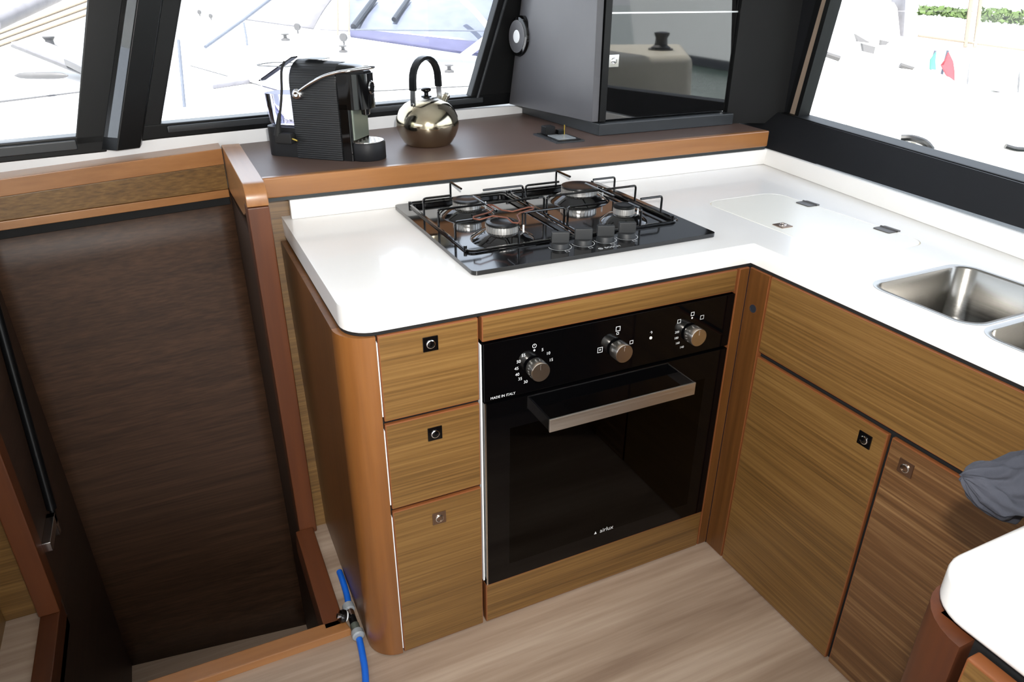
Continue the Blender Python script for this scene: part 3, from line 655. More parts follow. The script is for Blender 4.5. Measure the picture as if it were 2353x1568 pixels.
MB().obox(o_+Vector((-.018, 0, .2855))+nv*.0025, dv*.467, -nv*.0025, (0, 0, .004)).build('door_trim', 'alu', door)
latch(door, o_+dv*.020+Vector((0, 0, .163)), nv, UZ, 'chrome', 'chrome', .0165)
fx = Vector((.6345, 1.118, 1.179)); fN = Vector((-.996, -.09, .02)).normalized(); fx = fx+fN*.012
rf = thing('round_control', 'round black wall control with white centre on the tower side', 'control', fx)
MB().lathe([(.061, -.010), (.061, .010), (.057, .020), (.050, .022), (.0, .022)], fx, fN, 36).build('housing', 'black_gloss', rf, smooth=40)
MB().lathe([(.048, .0), (.048, .0015), (.0, .0015)], fx+fN*.0215, fN, 36).build('face', 'charcoal', rf)
MB().lathe([(.020, 0), (.018, .0018), (.0, .0022)], fx+fN*.0225, fN, 28).build('centre_button', 'white_plastic', rf)

# ------------------------------------------------------------------ socket on the shelf
so_ = thing('socket', 'black flush socket plate with small adapter on the brown shelf', 'socket', (.556, .742, .932))
MB().prism_z(rrect(.512, .602, .668, .816, .004), .932, .936).build('plate', 'plinth_grey', so_, bevel=.001)
MB().prism_z(rrect(.520, .594, .676, .808, .003), .936, .938).build('inner_plate', 'black_satin', so_, bevel=.0008)
MB().prism_z(rrect(.530, .586, .690, .760, .003), .938, .9395).build('cover', 'grey_plastic', so_, bevel=.0005)
MB().box(.527, .558, .762, .795, .938, .962).build('adapter', 'black_matt', so_, bevel=.003)
MB().box(.562, .582, .752, .772, .938, .952).build('plug', 'black_satin', so_, bevel=.002)
MB().box(.580, .582, .750, .754, .938, .966).build('pin', 'tinted_gold', so_)

# ------------------------------------------------------------------ kettle
kt = thing('kettle', 'round steel whistling kettle with black arched handle', 'kettle', (.187, .808, .932))
kc = Vector((.187, .808, .932))
prof = [(.0, 0), (.056, 0), (.060, .002), (.066, .008), (.076, .024), (.0835, .044), (.085, .058), (.0825, .074), (.074, .092), (.060, .106), (.045, .114), (.036, .117), (.036, .1165)]
MB().lathe(prof, kc, (0, 0, 1), 48, cap=False).build('body', 'steel_kettle', kt, smooth=50)
ld = MB().lathe([(.0355, 0), (.0355, .002), (.028, .007), (.012, .010), (.0, .0105)], kc+Vector((0, 0, .1155)), (0, 0, 1), 36).build('lid', 'chrome_soft', kt, smooth=50)
MB().lathe([(.014, 0), (.015, .002), (.006, .004), (.006, .010), (.013, .014), (.014, .019), (.010, .022), (.0, .0225)], kc+Vector((0, 0, .1255)), (0, 0, 1), 24).build('lid_knob', 'black_gloss', ld, smooth=50)
hd = Vector((.83, .56, 0)).normalized(); hn = Vector((-hd.y, hd.x, 0))
def strap(pts, w, th_):
    rings = []
    P = [Vector(p) for p in pts]
    for i, p in enumerate(P):
        d = (P[min(i+1, len(P)-1)]-P[max(i-1, 0)]).normalized(); nn = d.cross(hn)
        rings.append([p-hn*w-nn*th_, p+hn*w-nn*th_, p+hn*w+nn*th_, p-hn*w+nn*th_])
    return MB().loft(rings)
hp = lambda u, z: kc+hd*u+Vector((0, 0, z))
for s_ in (-1, 1):
    strap([hp(s_*.057, .103), hp(s_*.058, .125), hp(s_*.056, .150)], .008, .0016).build('handle_strap', 'chrome_soft', kt, bevel=.0006)
    MB().lathe([(.004, 0), (.003, .002), (.0, .0025)], hp(s_*.0585, .112)+hd*s_*.001, hd*s_, 10).build('rivet', 'chrome', kt)
arcp = [hp(-.0565, .145), hp(-.055, .17)]+[hp(.055*math.cos(a), .17+.052*math.sin(a)) for a in [math.pi-math.pi*i/12 for i in range(1, 12)]]+[hp(.055, .17), hp(.0565, .145)]
strap(arcp, .010, .0045).build('handle_grip', 'black_satin', kt, bevel=.002)
MB().tube([hp(.058, .088), hp(.075, .103), hp(.088, .116)], [.014, .011, .009], 16).build('spout', 'steel_kettle', kt, smooth=60)
MB().lathe([(.010, 0), (.011, .006), (.008, .010), (.0, .010)], hp(.087, .115), hd+Vector((0, 0, .8)), 16).build('whistle', 'chrome_soft', kt)

# ------------------------------------------------------------------ coffee machine
cm = thing('coffee_machine', 'black capsule coffee machine with chrome lever and clear water tank', 'coffee machine', (-.09, .76, .932))
O = Vector((-.177, .776, .932)); cu_ = Vector((.756, -.654, 0)).normalized(); cw_ = Vector((-cu_.y, cu_.x, 0))
L = lambda s_, t_, z: O+cu_*s_+cw_*t_+Vector((0, 0, z))
WD = .105
def section(s_, t0, t1, z0, z1, r, n=7):
    return [L(s_, u, v) for u, v in rrect(t0, t1, z0, z1, [.002, r, r, .002], n)]
MB().loft([section(.008, 0, WD, 0, .226, .05), section(.012, -.001, WD+.001, 0, .230, .051), section(.128, -.001, WD+.001, 0, .226, .051), section(.132, 0, WD, 0, .222, .05)]).build('body', 'ribbed_black', cm, smooth=40)
MB().prism([(-.078, .016)][:0]+rrect(-.086, .008, .006, .099, [.0, .0, .03, .03]), lambda u, v: L(u, v, 0), lambda u, v: L(u, v, .072)).build('rear_base', 'black_panel', cm, bevel=.006, seg=3)
def tankring(g, z, r=.028): return [L(u, v, z) for u, v in rrect(-.086-g, .004, .010-g, .095+g, [.006, .006, r, r])]
MB().loft([tankring(-.008, .073), tankring(-.004, .085), tankring(.0, .12), tankring(.004, .215), tankring(.003, .215), tankring(-.0012, .12), tankring(-.0055, .086), tankring(-.009, .0745)], True, True).build('water_tank', 'tank_plastic', cm, smooth=50)
MB().tube(tankring(.0042, .215), .0013, 6, closed=True).build('tank_rim', 'grey_plastic', cm, smooth=60)
MB().loft([tankring(-.010, .076), tankring(-.0075, .086), tankring(-.003, .12), tankring(-.0012, .150)]).build('tank_water', 'water', cm, smooth=40)
MB().loft([[L(s_, t_, z) for s_, t_, z in ((.010, .02, .236), (.010, .05, .236), (.010, .05, .233), (.010, .02, .233))], [L(s_, t_, z) for s_, t_, z in ((-.088, .02, .180), (-.088, .05, .180), (-.088, .05, .177), (-.088, .02, .177))]]).build('tank_flap', 'black_satin', cm)
MB().prism(rrect(.132, .198, .004, .101, [.042, .042, .0, .0], 8), lambda u, v: L(u, v, .122), lambda u, v: L(u, v, .203)).build('brew_head', 'black_gloss', cm, bevel=.008, seg=3)
MB().loft([section(.130, .004, .101, .19, .224, .030), section(.165, .010, .095, .19, .220, .028), section(.190, .028, .077, .19, .208, .012)]).build('head_cover', 'black_gloss', cm, smooth=50)
MB().prism(rrect(.132, .160, .004, .101, [.006, .006, .0, .0]), lambda u, v: L(u, v, 0), lambda u, v: L(u, v, .134)).build('front_column', 'black_gloss', cm, bevel=.002)
MB().prism(rrect(.1605, .164, .012, .093, [.004, .004, .0, .0]), lambda u, v: L(u, v, .05), lambda u, v: L(u, v, .128)).build('back_plate', 'recess_grey', cm, bevel=.001)
MB().lathe([(.012, 0), (.010, .016), (.006, .018), (.0, .018)], L(.178, .0525, .123), (0, 0, -1), 18).build('nozzle', 'black_gloss', cm)
ty = MB().lathe([(.044, 0), (.046, .002), (.046, .040), (.044, .043), (.0, .043)], L(.174, .0525, 0), (0, 0, 1), 36).build('drip_tray', 'black_panel', cm, smooth=50)
MB().prism(rrect(.150, .182, .010, .095, .0), lambda u, v: L(u, v, 0), lambda u, v: L(u, v, .036)).build('tray_base', 'black_panel', cm, bevel=.002)
mb = MB(); outl = [(.0425*math.cos(2*math.pi*k/30), .0425*math.sin(2*math.pi*k/30)) for k in range(30)]; hl = []
for i in range(-3, 4):
    for j in range(-3, 4):
        x, y = i*.0115+(j % 2)*.0055, j*.0105
        if math.hypot(x, y) < .036: hl.append([(x+.0034*math.cos(-2*math.pi*k/8), y+.0034*math.sin(-2*math.pi*k/8)) for k in range(8)])
mb.prism(outl, lambda u, v: L(.174+u, .0525+v, .0432), lambda u, v: L(.174+u, .0525+v, .0452), hl); mb.build('drip_grid', 'chrome_soft', ty, smooth=0)
lev = MB().tube(smooth_path([L(.030, -.006, .158), L(.065, -.009, .178), L(.105, -.009, .197), L(.140, -.006, .207), L(.175, -.002, .213), L(.205, .0525, .216), L(.175, .107, .213), L(.140, .111, .207), L(.105, .114, .197), L(.030, .111, .158)], 5), .0042, 8).build('lever', 'chrome', cm, smooth=60)
for t_, sg in ((-.001, -1), (.106, 1)):
    MB().lathe([(.0135, 0), (.0135, .006), (.010, .010), (.005, .011), (.0, .009)], L(.030, t_, .155), cw_*sg, 24).build('lever_pivot', 'chrome', lev, smooth=50)
MB().lathe([(.014, 0), (.016, .002), (.014, .004), (.0125, .0035), (.0125, .001)], L(.197, .0525, .170), cu_, 24, cap=False).build('badge_ring', 'chrome', cm, smooth=50)
MB().lathe([(.012, 0), (.009, .0025), (.0, .003)], L(.198, .0525, .170), cu_, 20).build('badge', 'black_gloss', cm)
MB().loft([[L(s_, u, v) for u, v in ((.03, .2308), (.075, .2308), (.075, .2325), (.03, .2325))] for s_ in (.035, .085)]).build('top_plate', 'grey_plastic', cm, bevel=.0008)
cd_ = MB().tube(smooth_path([L(-.004, .012, .226), L(-.008, .000, .205), L(-.012, -.004, .16), L(-.020, -.006, .12), L(-.030, -.008, .085)], 5), .003, 8).build('power_cord', 'rubber', cm, smooth=60)
MB().tube([L(-.024, -.007, .108), L(-.031, -.009, .080), L(-.035, -.010, .055)], [.004, .0065, .010], 10).build('plug', 'rubber', cd_, smooth=50)
MB().obox(L(-.042, -.018, .036), cu_*.048, cw_*.024, (0, 0, .026)).build('plug_body', 'rubber', cd_, bevel=.005)
MB().tube([L(.004, -.012, .050), L(.022, -.016, .046)], .0022, 8).build('plug_pin', 'tinted_gold', cd_)

# ------------------------------------------------------------------ peninsula (front right)
pn = thing('peninsula', 'white-topped peninsula counter with rounded varnished corner', 'counter', (.5, -1.1, 0))
po = corner(.12+.045, -.805-.045, .045, 180, 90)[::-1]
slab = [(.12, -1.6), (.90, -1.6), (.98, -.805)]+po
pw_ = MB().prism_z(slab, ZB, Hc).build('worktop', 'solid_white', pn, bevel=.010, seg=4, smooth=50)
MB().prism_z(rrect(.175, .60, -1.30, -.862, .01), Hc-.001, Hc+.0012).build('inset_panel', 'solid_white', pw_, bevel=.0006)
pc = corner(.108+.060, -.800-.060, .060, 180, 90)[::-1]
MB().prism_z([(.168, -.860)]+pc, .004, .782).build('corner_post', 'redwood_z', pn, smooth=50)
MB().box(.168, .633, -.818, -.800, .004, .782).build('inner_panel', 'veneer_x', pn, bevel=.001)
panel('end_panel', .108, .126, -1.55, -.868, .006, .778, 'veneer_y', NR, pn)
MB().box(.130, .90, -1.55, -.825, .004, .782).build('body', 'dark_gap', pn)

# ------------------------------------------------------------------ jacket on the peninsula
mb = MB(); NS, NR_ = 60, 56; rings = []
def lerp_tab(tab, x):
    for (x0, *a), (x1, *b_) in zip(tab, tab[1:]):
        if x <= x1: t_ = max(0, (x-x0)/(x1-x0)); return [p+(q-p)*t_ for p, q in zip(a, b_)]
    return list(tab[-1][1:])
JT = [(2203, 1096, 9, .752), (2212, 1098, 22, .752), (2235, 1112, 50, .754), (2275, 1126, 66, .758), (2353, 1128, 94, .768), (2480, 1120, 105, .80), (2620, 1135, 112, .84), (2760, 1160, 60, .88)]
for i in range(NS):
    px = 2203+557*(i/(NS-1))**1.25; py, hh, dd = lerp_tab(JT, px); c = at(px, py, dd); hm = hh/F*dd
    ring = []
    for k in range(NR_):
        a = 2*math.pi*k/NR_; ca, sa = math.cos(a), math.sin(a)
        q = Vector((px*.012, ca*1.4, sa*1.4))
        r1 = 1-abs(noise.noise(q*Vector((1.0, 1.6, 1.6))+Vector((0, 3.3, 0))))*2.2; r2 = 1-abs(noise.noise(q*2.1+Vector((5, 1, 2))))*2
        f = .74+.30*r1+.14*r2
        p = c+UP*(hm*sa*f)+FWD*(hm*.75*ca*f)+RIGHT*(.006*r2)
        if p.y < -.790 and p.z < Hc+.002: p.z = Hc+.002
        ring.append(p)
    rings.append(ring)
mb.loft(rings)
jk = mb.build('jacket', 'fabric_grey', smooth=0)
for pl_ in jk.data.polygons: pl_.use_smooth = True
ss = jk.modifiers.new('s', 'SUBSURF'); ss.levels = 1; ss.render_levels = 2
tag(jk, 'crumpled dark grey cloth jacket lying over the edge of the peninsula', 'jacket')

# ------------------------------------------------------------------ blue hose with valve
hs = thing('water_hose', 'bright blue plastic hose with inline black valve on the floor', 'hose', (-.275, .1, 0))
z_ = .010
MB().tube(smooth_path([(-.2712, .300, .006), (-.2712, .27, .010), (-.2725, .22, z_), (-.276, .185, z_)], 5), .0075, 12).build('hose_piece', 'hose_blue', hs, smooth=60)
MB().tube(smooth_path([(-.279, .072, z_), (-.283, .03, z_), (-.292, -.03, z_), (-.318, -.12, z_), (-.38, -.26, z_), (-.47, -.42, z_), (-.55, -.6, z_)], 6), .0075, 12).build('hose_piece', 'hose_blue', hs, smooth=60)
ax_ = (0, 1, 0)
MB().lathe([(.0125, 0), (.0135, .003), (.0135, .016), (.011, .018)], (-.279, .160, .0135), ax_, 20).build('collar', 'grey_plastic', hs)
MB().lathe([(.009, 0), (.009, .022), (.011, .023), (.011, .027)], (-.279, .138, .0135), ax_, 16).build('ferrule', 'chrome', hs)
MB().lathe([(.009, 0), (.0085, .026)], (-.279, .113, .0135), ax_, 14).build('valve_body', 'black_satin', hs)
MB().lathe([(.010, 0), (.010, .020)], (-.279, .093, .0135), ax_, 16).build('ferrule', 'recess_grey', hs)
MB().lathe([(.011, 0), (.0140, .003), (.0140, .016), (.0125, .018)], (-.279, .074, .0145), ax_, 20).build('collar', 'grey_plastic', hs)
vh = MB().lathe([(.006, 0), (.006, .010), (.014, .012), (.015, .018), (.013, .024), (.0, .025)], (-.285, .126, .031), (-.8, 0, .35), 20).build('valve_knob', 'black_gloss', hs)
MB().lathe([(.0115, .0175), (.0125, .0195), (.0125, .022), (.0, .0222)], (-.276, .126, .0275), (-.8, 0, .35), 20).build('valve_ring', 'white_plastic', vh)
MB().lathe([(.006, .034), (.006, .041), (.0, .042)], (-.276, .126, .0275), (-.8, 0, .35), 14).build('valve_tip', 'chrome', vh)
#EXTERIOR
# ------------------------------------------------------------------ outside: marina
structure(MB().box(-80, 90, -90, 60, -1.3, -1.0).build('ground_water', 'sea', smooth=0), 'grey-green harbour water', 'water')
dk = MB(); dk.prism_z([(-3.2, bl(-3.2)+.06), (1.9, bl(1.9)+.06), (1.9, 2.40), (-3.2, 2.43)], .62, .80)
structure(dk.build('deck_side', 'gelcoat', smooth=0), 'white side deck of the yacht outside the long windows', 'deck')
def pbox(mb, pts, up, back):
    """front quad from world points, pushed back by a vector"""
    b_ = Vector(back); return mb.add([Vector(p) for p in pts]+[Vector(p)+b_ for p in pts], [(0, 1, 2, 3), (7, 6, 5, 4), (0, 4, 5, 1), (1, 5, 6, 2), (2, 6, 7, 3), (3, 7, 4, 0)])
BK = Vector((math.sin(YAW), math.cos(YAW), 0))
# -- neighbouring yacht straight outside
nb = thing('neighbour_yacht', 'white yacht moored alongside with blue canvas sprayhood', 'yacht', (1.5, 4.0, -1.0))
MB().prism_z([(-7, 2.5), (2.9, 2.42), (4.3, 4.4), (3.0, 6.3), (-7, 6.6)], -1.05, .70).build('hull', 'gelcoat', nb, bevel=.06, smooth=40)
MB().prism_z([(.3, 3.7), (2.9, 3.7), (3.3, 4.6), (2.7, 6.0), (-.2, 6.0)], .70, .77).build('cabin_trunk', 'gelcoat', nb, bevel=.08, smooth=40)
hat = [at(476, 158, 5.0), at(590, 147, 5.4), at(604, 160, 5.1), at(484, 172, 4.7)]
for p in hat: p.z = .72
MB().prism_z([(p.x, p.y) for p in hat], .70, .73).build('deck_hatch', 'canvas_pale', nb, bevel=.008)
def curved(pts_lo, pts_hi, th_, name, mat, par, bulge=.18, n=10):
    mb = MB(); rows = []
    for j in range(n+1):
        v = j/n; row = []
        for a, b_ in zip(pts_lo, pts_hi):
            p = a*(1-v)+b_*v+BK*(-bulge*math.sin(v*math.pi)); row.append(p)
        rows.append(row)
    m_ = len(rows[0])
    for r in rows: mb.v += r
    for j in range(n):
        for i in range(m_-1): mb.f.append([j*m_+i, j*m_+i+1, (j+1)*m_+i+1, (j+1)*m_+i])
    o = mb.build(name, mat, par, smooth=80); s_ = o.modifiers.new('s', 'SOLIDIFY'); s_.thickness = th_; s_.offset = 1; return o
xs = (806, 880, 960, 1040, 1150)
lo = [at(x, 86+(x-806)*.148, 5.6) for x in xs]; mid = [at(x, 71+(x-806)*.105, 5.75) for x in xs]; hi = [at(x, -10-(x-806)*.05, 6.3) for x in xs]; top = [at(x, -70, 7.2) for x in xs]
sp = curved(lo, mid, .02, 'sprayhood_band', 'canvas_blue', nb, .03)
curved(mid, hi, .012, 'sprayhood_window', 'sail_window', nb, .1)
curved(hi, top, .02, 'sprayhood_top', 'canvas_blue', nb, .12)
xs2 = (735, 760, 790, 806)
curved([at(x, 66+(x-735)*.05, 6.0) for x in xs2], [at(x+95, -8, 6.7) for x in xs2], .012, 'sprayhood_side', 'canvas_pale', nb, .06)
xs3 = (560, 610, 660, 720)
curved([at(x, 42+(x-560)*.14, 6.6) for x in xs3], [at(x+60, -25, 7.3) for x in xs3], .015, 'sprayhood_side', 'canvas_pale', nb, .1)
xs4 = (960, 990, 1012)
MB().tube([at(905, 45, 5.8), at(940, -5, 6.1)], .02).tube([at(812, 62, 5.7), at(862, -5, 6.1)], .025).build('hood_hoop', 'antifoul', nb)
MB().tube(smooth_path([at(1062, 0, 5.7), at(1090, 25, 5.65), at(1118, 58, 5.6), at(1130, 70, 5.6)], 4), .022).tube([at(1060, 133, 5.5), at(1125, 84, 5.5)], .03).build('hood_strut', 'gelcoat', nb)
MB().tube([at(806, 68, 5.45), at(1130, 71, 5.45)], .006).build('lifeline', 'rope', nb)
MB().tube([at(776, 0, 5.3), at(776, 80, 5.3)], .006).tube([at(802, 0, 5.3), at(802, 80, 5.3)], .006).build('halyard', 'strap', nb)
def block(px, py, d, r):
    c = at(px, py, d); mb = MB().lathe([(r*.7, -.35*r), (r, -.3*r), (r, .3*r), (r*.7, .35*r)], c, BK+Vector((.5, 0, 0)), 16); mb.tube([c+Vector((0, 0, -r*.8)), c+Vector((0, 0, -r*1.9))], r*.25)
    return mb
for (px, py, d, r) in ((683, 62, 5.6, .026), (789, 86, 5.3, .03), (458, 28, 5.6, .016), (484, 37, 5.6, .016)):
    block(px, py, d, r).build('pulley', 'plank_grey', nb)
MB().tube([at(472, 108, 5.2), at(560, 45, 5.7), at(625, -5, 6.1)], .012).build('stay', 'rope', nb)
MB().tube([at(560, 52, 5.5), at(566, 85, 5.5), at(568, 104, 5.5)], .008).build('line', 'rope', nb)
MB().tube([at(410, 92, 3.6), at(424, 246, 3.6)], .008).build('stanchion', 'rope', nb)
for (px, py) in ((655, 83), (788, 110), (785, 164), (1032, 155)):
    MB().lathe([(.03, 0), (.03, .012), (.012, .02), (.012, .035), (.028, .04), (.028, .046)], at(px, py, 5.0 if py < 120 else 4.4)-Vector((0, 0, .03)), (0, 0, 1), 14).build('cleat', 'plank_grey', nb)
# -- second yacht and pontoon left
pt = thing('pontoon', 'pale wooden pontoon beyond the left window', 'pontoon', (-2, 9, -1.0))
MB().prism_z([(-30, 7.6), (40, 7.6), (40, 34), (-30, 34)], -1.0, .12).build('pontoon_base', 'gelcoat', pt, smooth=0)
for i in range(26):
    MB().box(-9+.42*i, -9+.42*i+.36, 7.6, 10.2, .12, .16).build('plank', 'coaming_beige', pt, smooth=0)
MB().tube([at(-30, 241, 4.1), at(200, 213, 4.6)], .014).build('rub_rail', 'plank_grey', nb)
gw = thing('gangway', 'grey aluminium gangway plank slanting across the left window', 'gangway', at(100, 150, 5.2))
a_, b_ = at(28, 106, 5.6), at(205, 176, 4.9)
MB().hexa([a_, b_, b_+Vector((.12, .45, 0)), a_+Vector((.12, .45, 0))], [p+Vector((0, 0, .03)) for p in (a_, b_, b_+Vector((.12, .45, 0)), a_+Vector((.12, .45, 0)))]).build('plank', 'canvas_pale', gw)
MB().tube([a_, b_], .012).tube([a_+Vector((.12, .45, 0)), b_+Vector((.12, .45, 0))], .012).build('edge_tube', 'plank_grey', gw)
MB().hexa([at(150, 150, 5.0)]*1+[at(200, 175, 4.8), at(195, 168, 5.2), at(155, 150, 5.3)], [p+Vector((0, 0, .04)) for p in (at(150, 150, 5.0), at(200, 175, 4.8), at(195, 168, 5.2), at(155, 150, 5.3))]).build('bracket', 'plank_grey', gw)
wn = MB().lathe([(.06, 0), (.06, .02), (.036, .035), (.033, .07), (.048, .09), (.048, .10)], at(118, 112, 6.3), (0, 0, 1), 18).build('deck_winch', 'plank_grey'); tag(wn, 'grey deck winch above the gangway in the left window', 'winch')
bm_ = MB().tube([at(-20, 52, 7.0), at(128, -14, 8.2)], .085, 14).build('boom', 'canvas_pale'); tag(bm_, 'long pale boom slanting across the top of the left window', 'boom')
for i, (y0, y1, lab) in enumerate(((84, 30, 'topmost'), (98, 46, 'middle'), (112, 62, 'lowest'))):
    r_ = MB().tube([at(-20, y0, 6.6), at(205, y1-30, 7.4)], .012, 8).build('guard_rail', 'strap'); tag(r_, 'thin pale guard rail in the left window, %s of three' % lab, 'rail', 'guard rails outside')
fd = MB().lathe([(.004, -.16), (.016, -.13), (.02, -.08), (.02, .08), (.016, .13), (.004, .16)], at(95, 174, 4.3), RIGHT, 16).build('fender', 'plank_grey'); tag(fd, 'long grey fender lying below the gangway in the left window', 'fender')
# -- quay side seen through the right window
structure(MB().prism_z([(4.7, -1.0), (60, -1.0), (60, 60), (41, 60), (41, 7.4), (4.7, 7.4)], -1.0, .42).build('ground_quay', 'gelcoat', smooth=0), 'pale concrete quay seen through the right window', 'quay')
cb = thing('covered_boat', 'boat wrapped in a white cover outside the right window', 'boat', (3.2, 1.6, -1))
rings = []
for px, tp in ((1700, 128), (1800, 124), (1900, 128), (2010, 138), (2100, 146), (2180, 178), (2240, 222), (2310, 262), (2400, 300), (2500, 340)):
    rings.append([at(px-6, 560, 3.0), at(px-4, 420, 2.95), at(px-2, 300, 3.0), at(px, tp+90, 3.1), at(px+1, tp+30, 3.2), at(px+2, tp+6, 3.35), at(px+2, tp, 3.5), at(px+3, tp+2, 3.9), at(px+5, tp+30, 4.1), at(px, 560, 4.1)])
MB().loft(rings).build('cover', 'cover_white', cb, smooth=60)
for px, tp in ((1948, 134), (2106, 150)):
    MB().tube(smooth_path([at(px-12, tp, 3.42), at(px+6, tp+32, 3.15), at(px+14, tp+95, 3.04), at(px+6, tp+150, 2.97), at(px-8, 330, 2.93)], 5), .011, 8).build('strap', 'coaming_beige', cb)
MB().tube(smooth_path([at(2070, 318, 2.86), at(2095, 318, 2.84), at(2125, 328, 2.8), at(2140, 345, 2.8)], 4), .014, 8).build('handle', 'winch_black', cb)
MB().tube(smooth_path([at(2310, 336, 2.8), at(2335, 343, 2.8), at(2365, 344, 2.8)], 4), .010, 8).build('handle', 'winch_black', cb)
for px, py in ((1915, 127), (2084, 152)):
    MB().tube([at(px-16, py-2, 3.3), at(px+14, py+8, 3.3)], .012, 8).build('tie', 'plank_grey', cb)
bg_ = thing('white_van', 'pale vehicle and gear on the quay in the right window', 'vehicle', at(2000, 60, 9))
MB().hexa([at(1930, 150, 9), at(2075, 150, 9), at(2075, 150, 11), at(1930, 150, 11)], [at(1940, 20, 9), at(2060, 0, 9), at(2060, 0, 11), at(1940, 20, 11)]).build('body', 'cover_white', bg_, bevel=.1)
for q in (((1966, 78), (2000, 98), (1998, 96), (1972, 96)), ((1982, 100), (2012, 108), (2008, 124), (1985, 118)), ((2026, 92), (2044, 96), (2036, 104), (2024, 104))):
    pbox(MB(), [at(x, y, 8.9) for x, y in q], None, BK*.06).build('window', 'plank_grey', bg_, smooth=0)
gp = pbox(MB(), [at(2076, 84, 9.5), at(2102, 86, 9.5), at(2110, -20, 9.5), at(2082, -20, 9.5)], None, BK*.4).build('quay_pillar', 'canvas_pale'); tag(gp, 'pale grey pillar on the quay behind the covered boat', 'pillar')
hgm = thing('hedge', 'low green hedge along the top of the right window', 'hedge', at(2300, 40, 16))
rnd = random.Random(3)
for nm, x0, x1, y0, y1 in (('foliage', 2112, 2228, 14, 30), ('foliage', 2255, 2420, 20, 48)):
    mb = MB()
    for i in range(420):
        f = rnd.random(); c = at(x0+(x1-x0)*f, (y0+y1)/2+(y1-y0)*(rnd.random()-.5)+10*f, 15.5+rnd.random()); s_ = .05+.05*rnd.random()
        a = Vector((rnd.random()-.5, rnd.random()-.5, rnd.random()-.5)).normalized()*s_; b2 = a.orthogonal().normalized()*s_*.7
        mb.add([c-a, c+b2, c+a, c-b2], [(0, 1, 2, 3)])
    mb.build(nm, 'hedge_green', hgm, smooth=0)['kind'] = 'stuff'
fn = thing('fence', 'white mesh fence posts and rails on the quay', 'fence', at(2230, 120, 11))
for px in (2222, 2244): MB().tube([at(px-4, 108, 11), at(px+12, -20, 11)], .03, 8).build('post', 'strap', fn)
MB().tube([at(2110, 82, 11), at(2380, 118, 11)], .02, 8).build('rail', 'strap', fn)
bx_ = thing('quay_box', 'white framed box with pale grey side panels on the quay', 'box', at(2290, 200, 7))
pbox(MB(), [at(2195, 205, 7), at(2420, 245, 7), at(2420, 160, 7), at(2200, 125, 7)], None, BK*1.2).build('body', 'cover_white', bx_, bevel=.03)
pbox(MB(), [at(2224, 194, 6.97), at(2326, 219, 6.97), at(2332, 163, 6.97), at(2229, 146, 6.97)], None, BK*.02).build('side_panel', 'box_grey', bx_, smooth=0)
pbox(MB(), [at(2340, 222, 6.97), at(2420, 240, 6.97), at(2420, 178, 6.97), at(2344, 166, 6.97)], None, BK*.02).build('side_panel', 'box_grey', bx_, smooth=0)
def flag(name, pts, d, mat, label):
    t_ = thing(name, label, 'flag', at(pts[0][0], 300, d)); ring0 = [at(x, y, d) for x, y in pts]
    MB().loft([[p-BK*.02+BK*.03*math.sin(i*1.7) for i, p in enumerate(ring0)], [p+BK*.03*math.sin(i*1.7) for i, p in enumerate(ring0)]]).build('cloth', mat, t_, smooth=30)
    p = at(pts[0][0], pts[0][1]-4, d+.03); MB().tube([p, Vector((p.x, p.y, .42))], .012, 6).build('pole', 'rope', t_)
flag('red_flag', [(2178, 120), (2192, 142), (2190, 165), (2187, 192), (2174, 172), (2164, 150), (2168, 136)], 6.6, 'flag_red', 'red cloth flag hanging behind the covered boat')
flag('teal_flag', [(2149, 120), (2151, 140), (2147, 160), (2132, 158), (2138, 138)], 6.6, 'flag_teal', 'teal cloth flag left of the red one')

# -- what the tower door mirrors: own aft coaming with winch, yacht across the fairway
def atm(px, py, d):
    r = FWD + RIGHT*((px-W/2)/F) - UP*((py-H/2)/F); t0 = (o_-CAM).dot(nv)/r.dot(nv); hit = CAM+r*t0
    return hit+(r-2*r.dot(nv)*nv)*(d-t0)
ac = thing('aft_coaming', 'beige moulded aft coaming outside the right window', 'coaming', (1.6, -1.5, -.5))
T = [atm(1380, 117, 3.3), atm(1592, 134, 3.5), atm(1612, 150, 3.4)]; T2 = [atm(1380, 100, 4.1), atm(1570, 108, 4.2)]
poly = [T[0], T[1], T2[1], T2[0]]; zt_ = sum(p.z for p in poly)/4
for p in poly: p.z = zt_
B_ = [Vector((p.x, p.y, -.6)) for p in poly]; B_[1] = Vector((atm(1640, 210, 3.4).x, atm(1640, 210, 3.4).y, -.6))
MB().hexa(B_, poly).build('moulding', 'coaming_beige', ac, bevel=.04, seg=3)
wc = atm(1518, 112, 3.75); wc.z = zt_
w_ = thing('cockpit_winch', 'black sheet winch standing on the beige aft coaming', 'winch', wc)
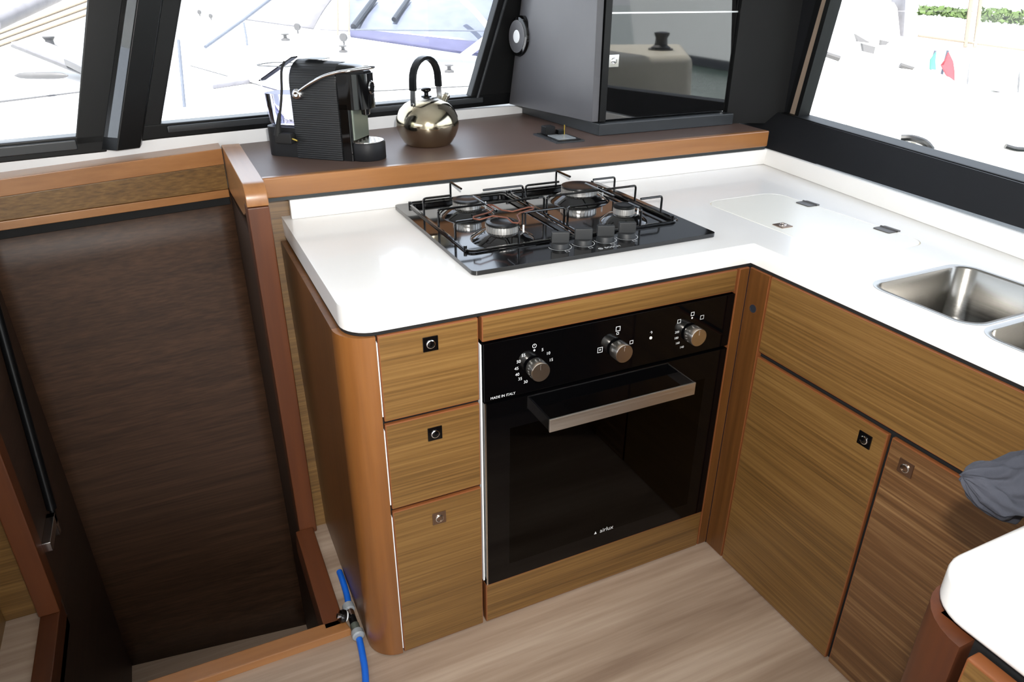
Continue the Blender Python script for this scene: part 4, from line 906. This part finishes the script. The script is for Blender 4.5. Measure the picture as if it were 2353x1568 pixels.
MB().lathe([(.05, 0), (.05, .014), (.034, .024), (.030, .058), (.040, .074), (.040, .084), (.02, .088), (.0, .089)], wc, (0, 0, 1), 24).build('drum', 'winch_black', w_, smooth=40)
MB().lathe([(.064, 0), (.064, .008), (.0, .008)], wc, (0, 0, 1), 24).build('base', 'winch_black', w_)
sy = thing('fairway_yacht', 'long white yacht across the fairway, mirrored in the tower door', 'yacht', atm(1560, 100, 26))
q0, q1 = atm(1462, 88, 27), atm(1720, 132, 21); q0.z = q1.z = -1.0; hv = (q1-q0).normalized(); hb_ = Vector((-hv.y, hv.x, 0))
if hb_.dot(q0-CAM) < 0: hb_ = -hb_
t0_, t1_ = atm(1438, 0, 28), atm(1720, -10, 21)
h0 = Vector((q0.x-1.0*hv.x, q0.y-1.0*hv.y, 1.35)); h1 = Vector((q1.x+6*hv.x, q1.y+6*hv.y, 1.25)); q1b = q1+hv*6
def hull(z0, z1, f0, f1, name, mat):
    a, b_ = q0.lerp(h0, f0), q0.lerp(h0, f1); c, d = q1b.lerp(h1, f0), q1b.lerp(h1, f1)
    MB().hexa([a, c, c+hb_*2.6, a+hv*1.5+hb_*1.3], [b_, d, d+hb_*3, b_+hv*1.5+hb_*1.6]).build(name, mat, sy, bevel=.03)
hull(0, 0, 0, .12, 'boot_stripe', 'antifoul'); hull(0, 0, .12, 1, 'hull', 'hull_grey')
MB().hexa([p+Vector((0, 0, 1.3)) for p in (q0+hv*4+hb_*.6, q1b+hb_*.6, q1b+hb_*2.2, q0+hv*4+hb_*2)], [p+Vector((0, 0, 2.9)) for p in (q0+hv*4.6+hb_*.8, q1b+hb_*.8, q1b+hb_*2, q0+hv*4.6+hb_*1.8)]).build('cabin_trunk', 'gelcoat', sy, bevel=.1)
for i in range(7):
    p = h0+(h1-h0)*(.06+.15*i)+hb_*.1; MB().tube([p, p+Vector((0, 0, .65))], .02, 6).build('stanchion', 'rope', sy)
MB().tube([h0+hb_*.1+Vector((0, 0, .6)), h1+hb_*.1+Vector((0, 0, .62))], .012, 6).build('lifeline', 'rope', sy)
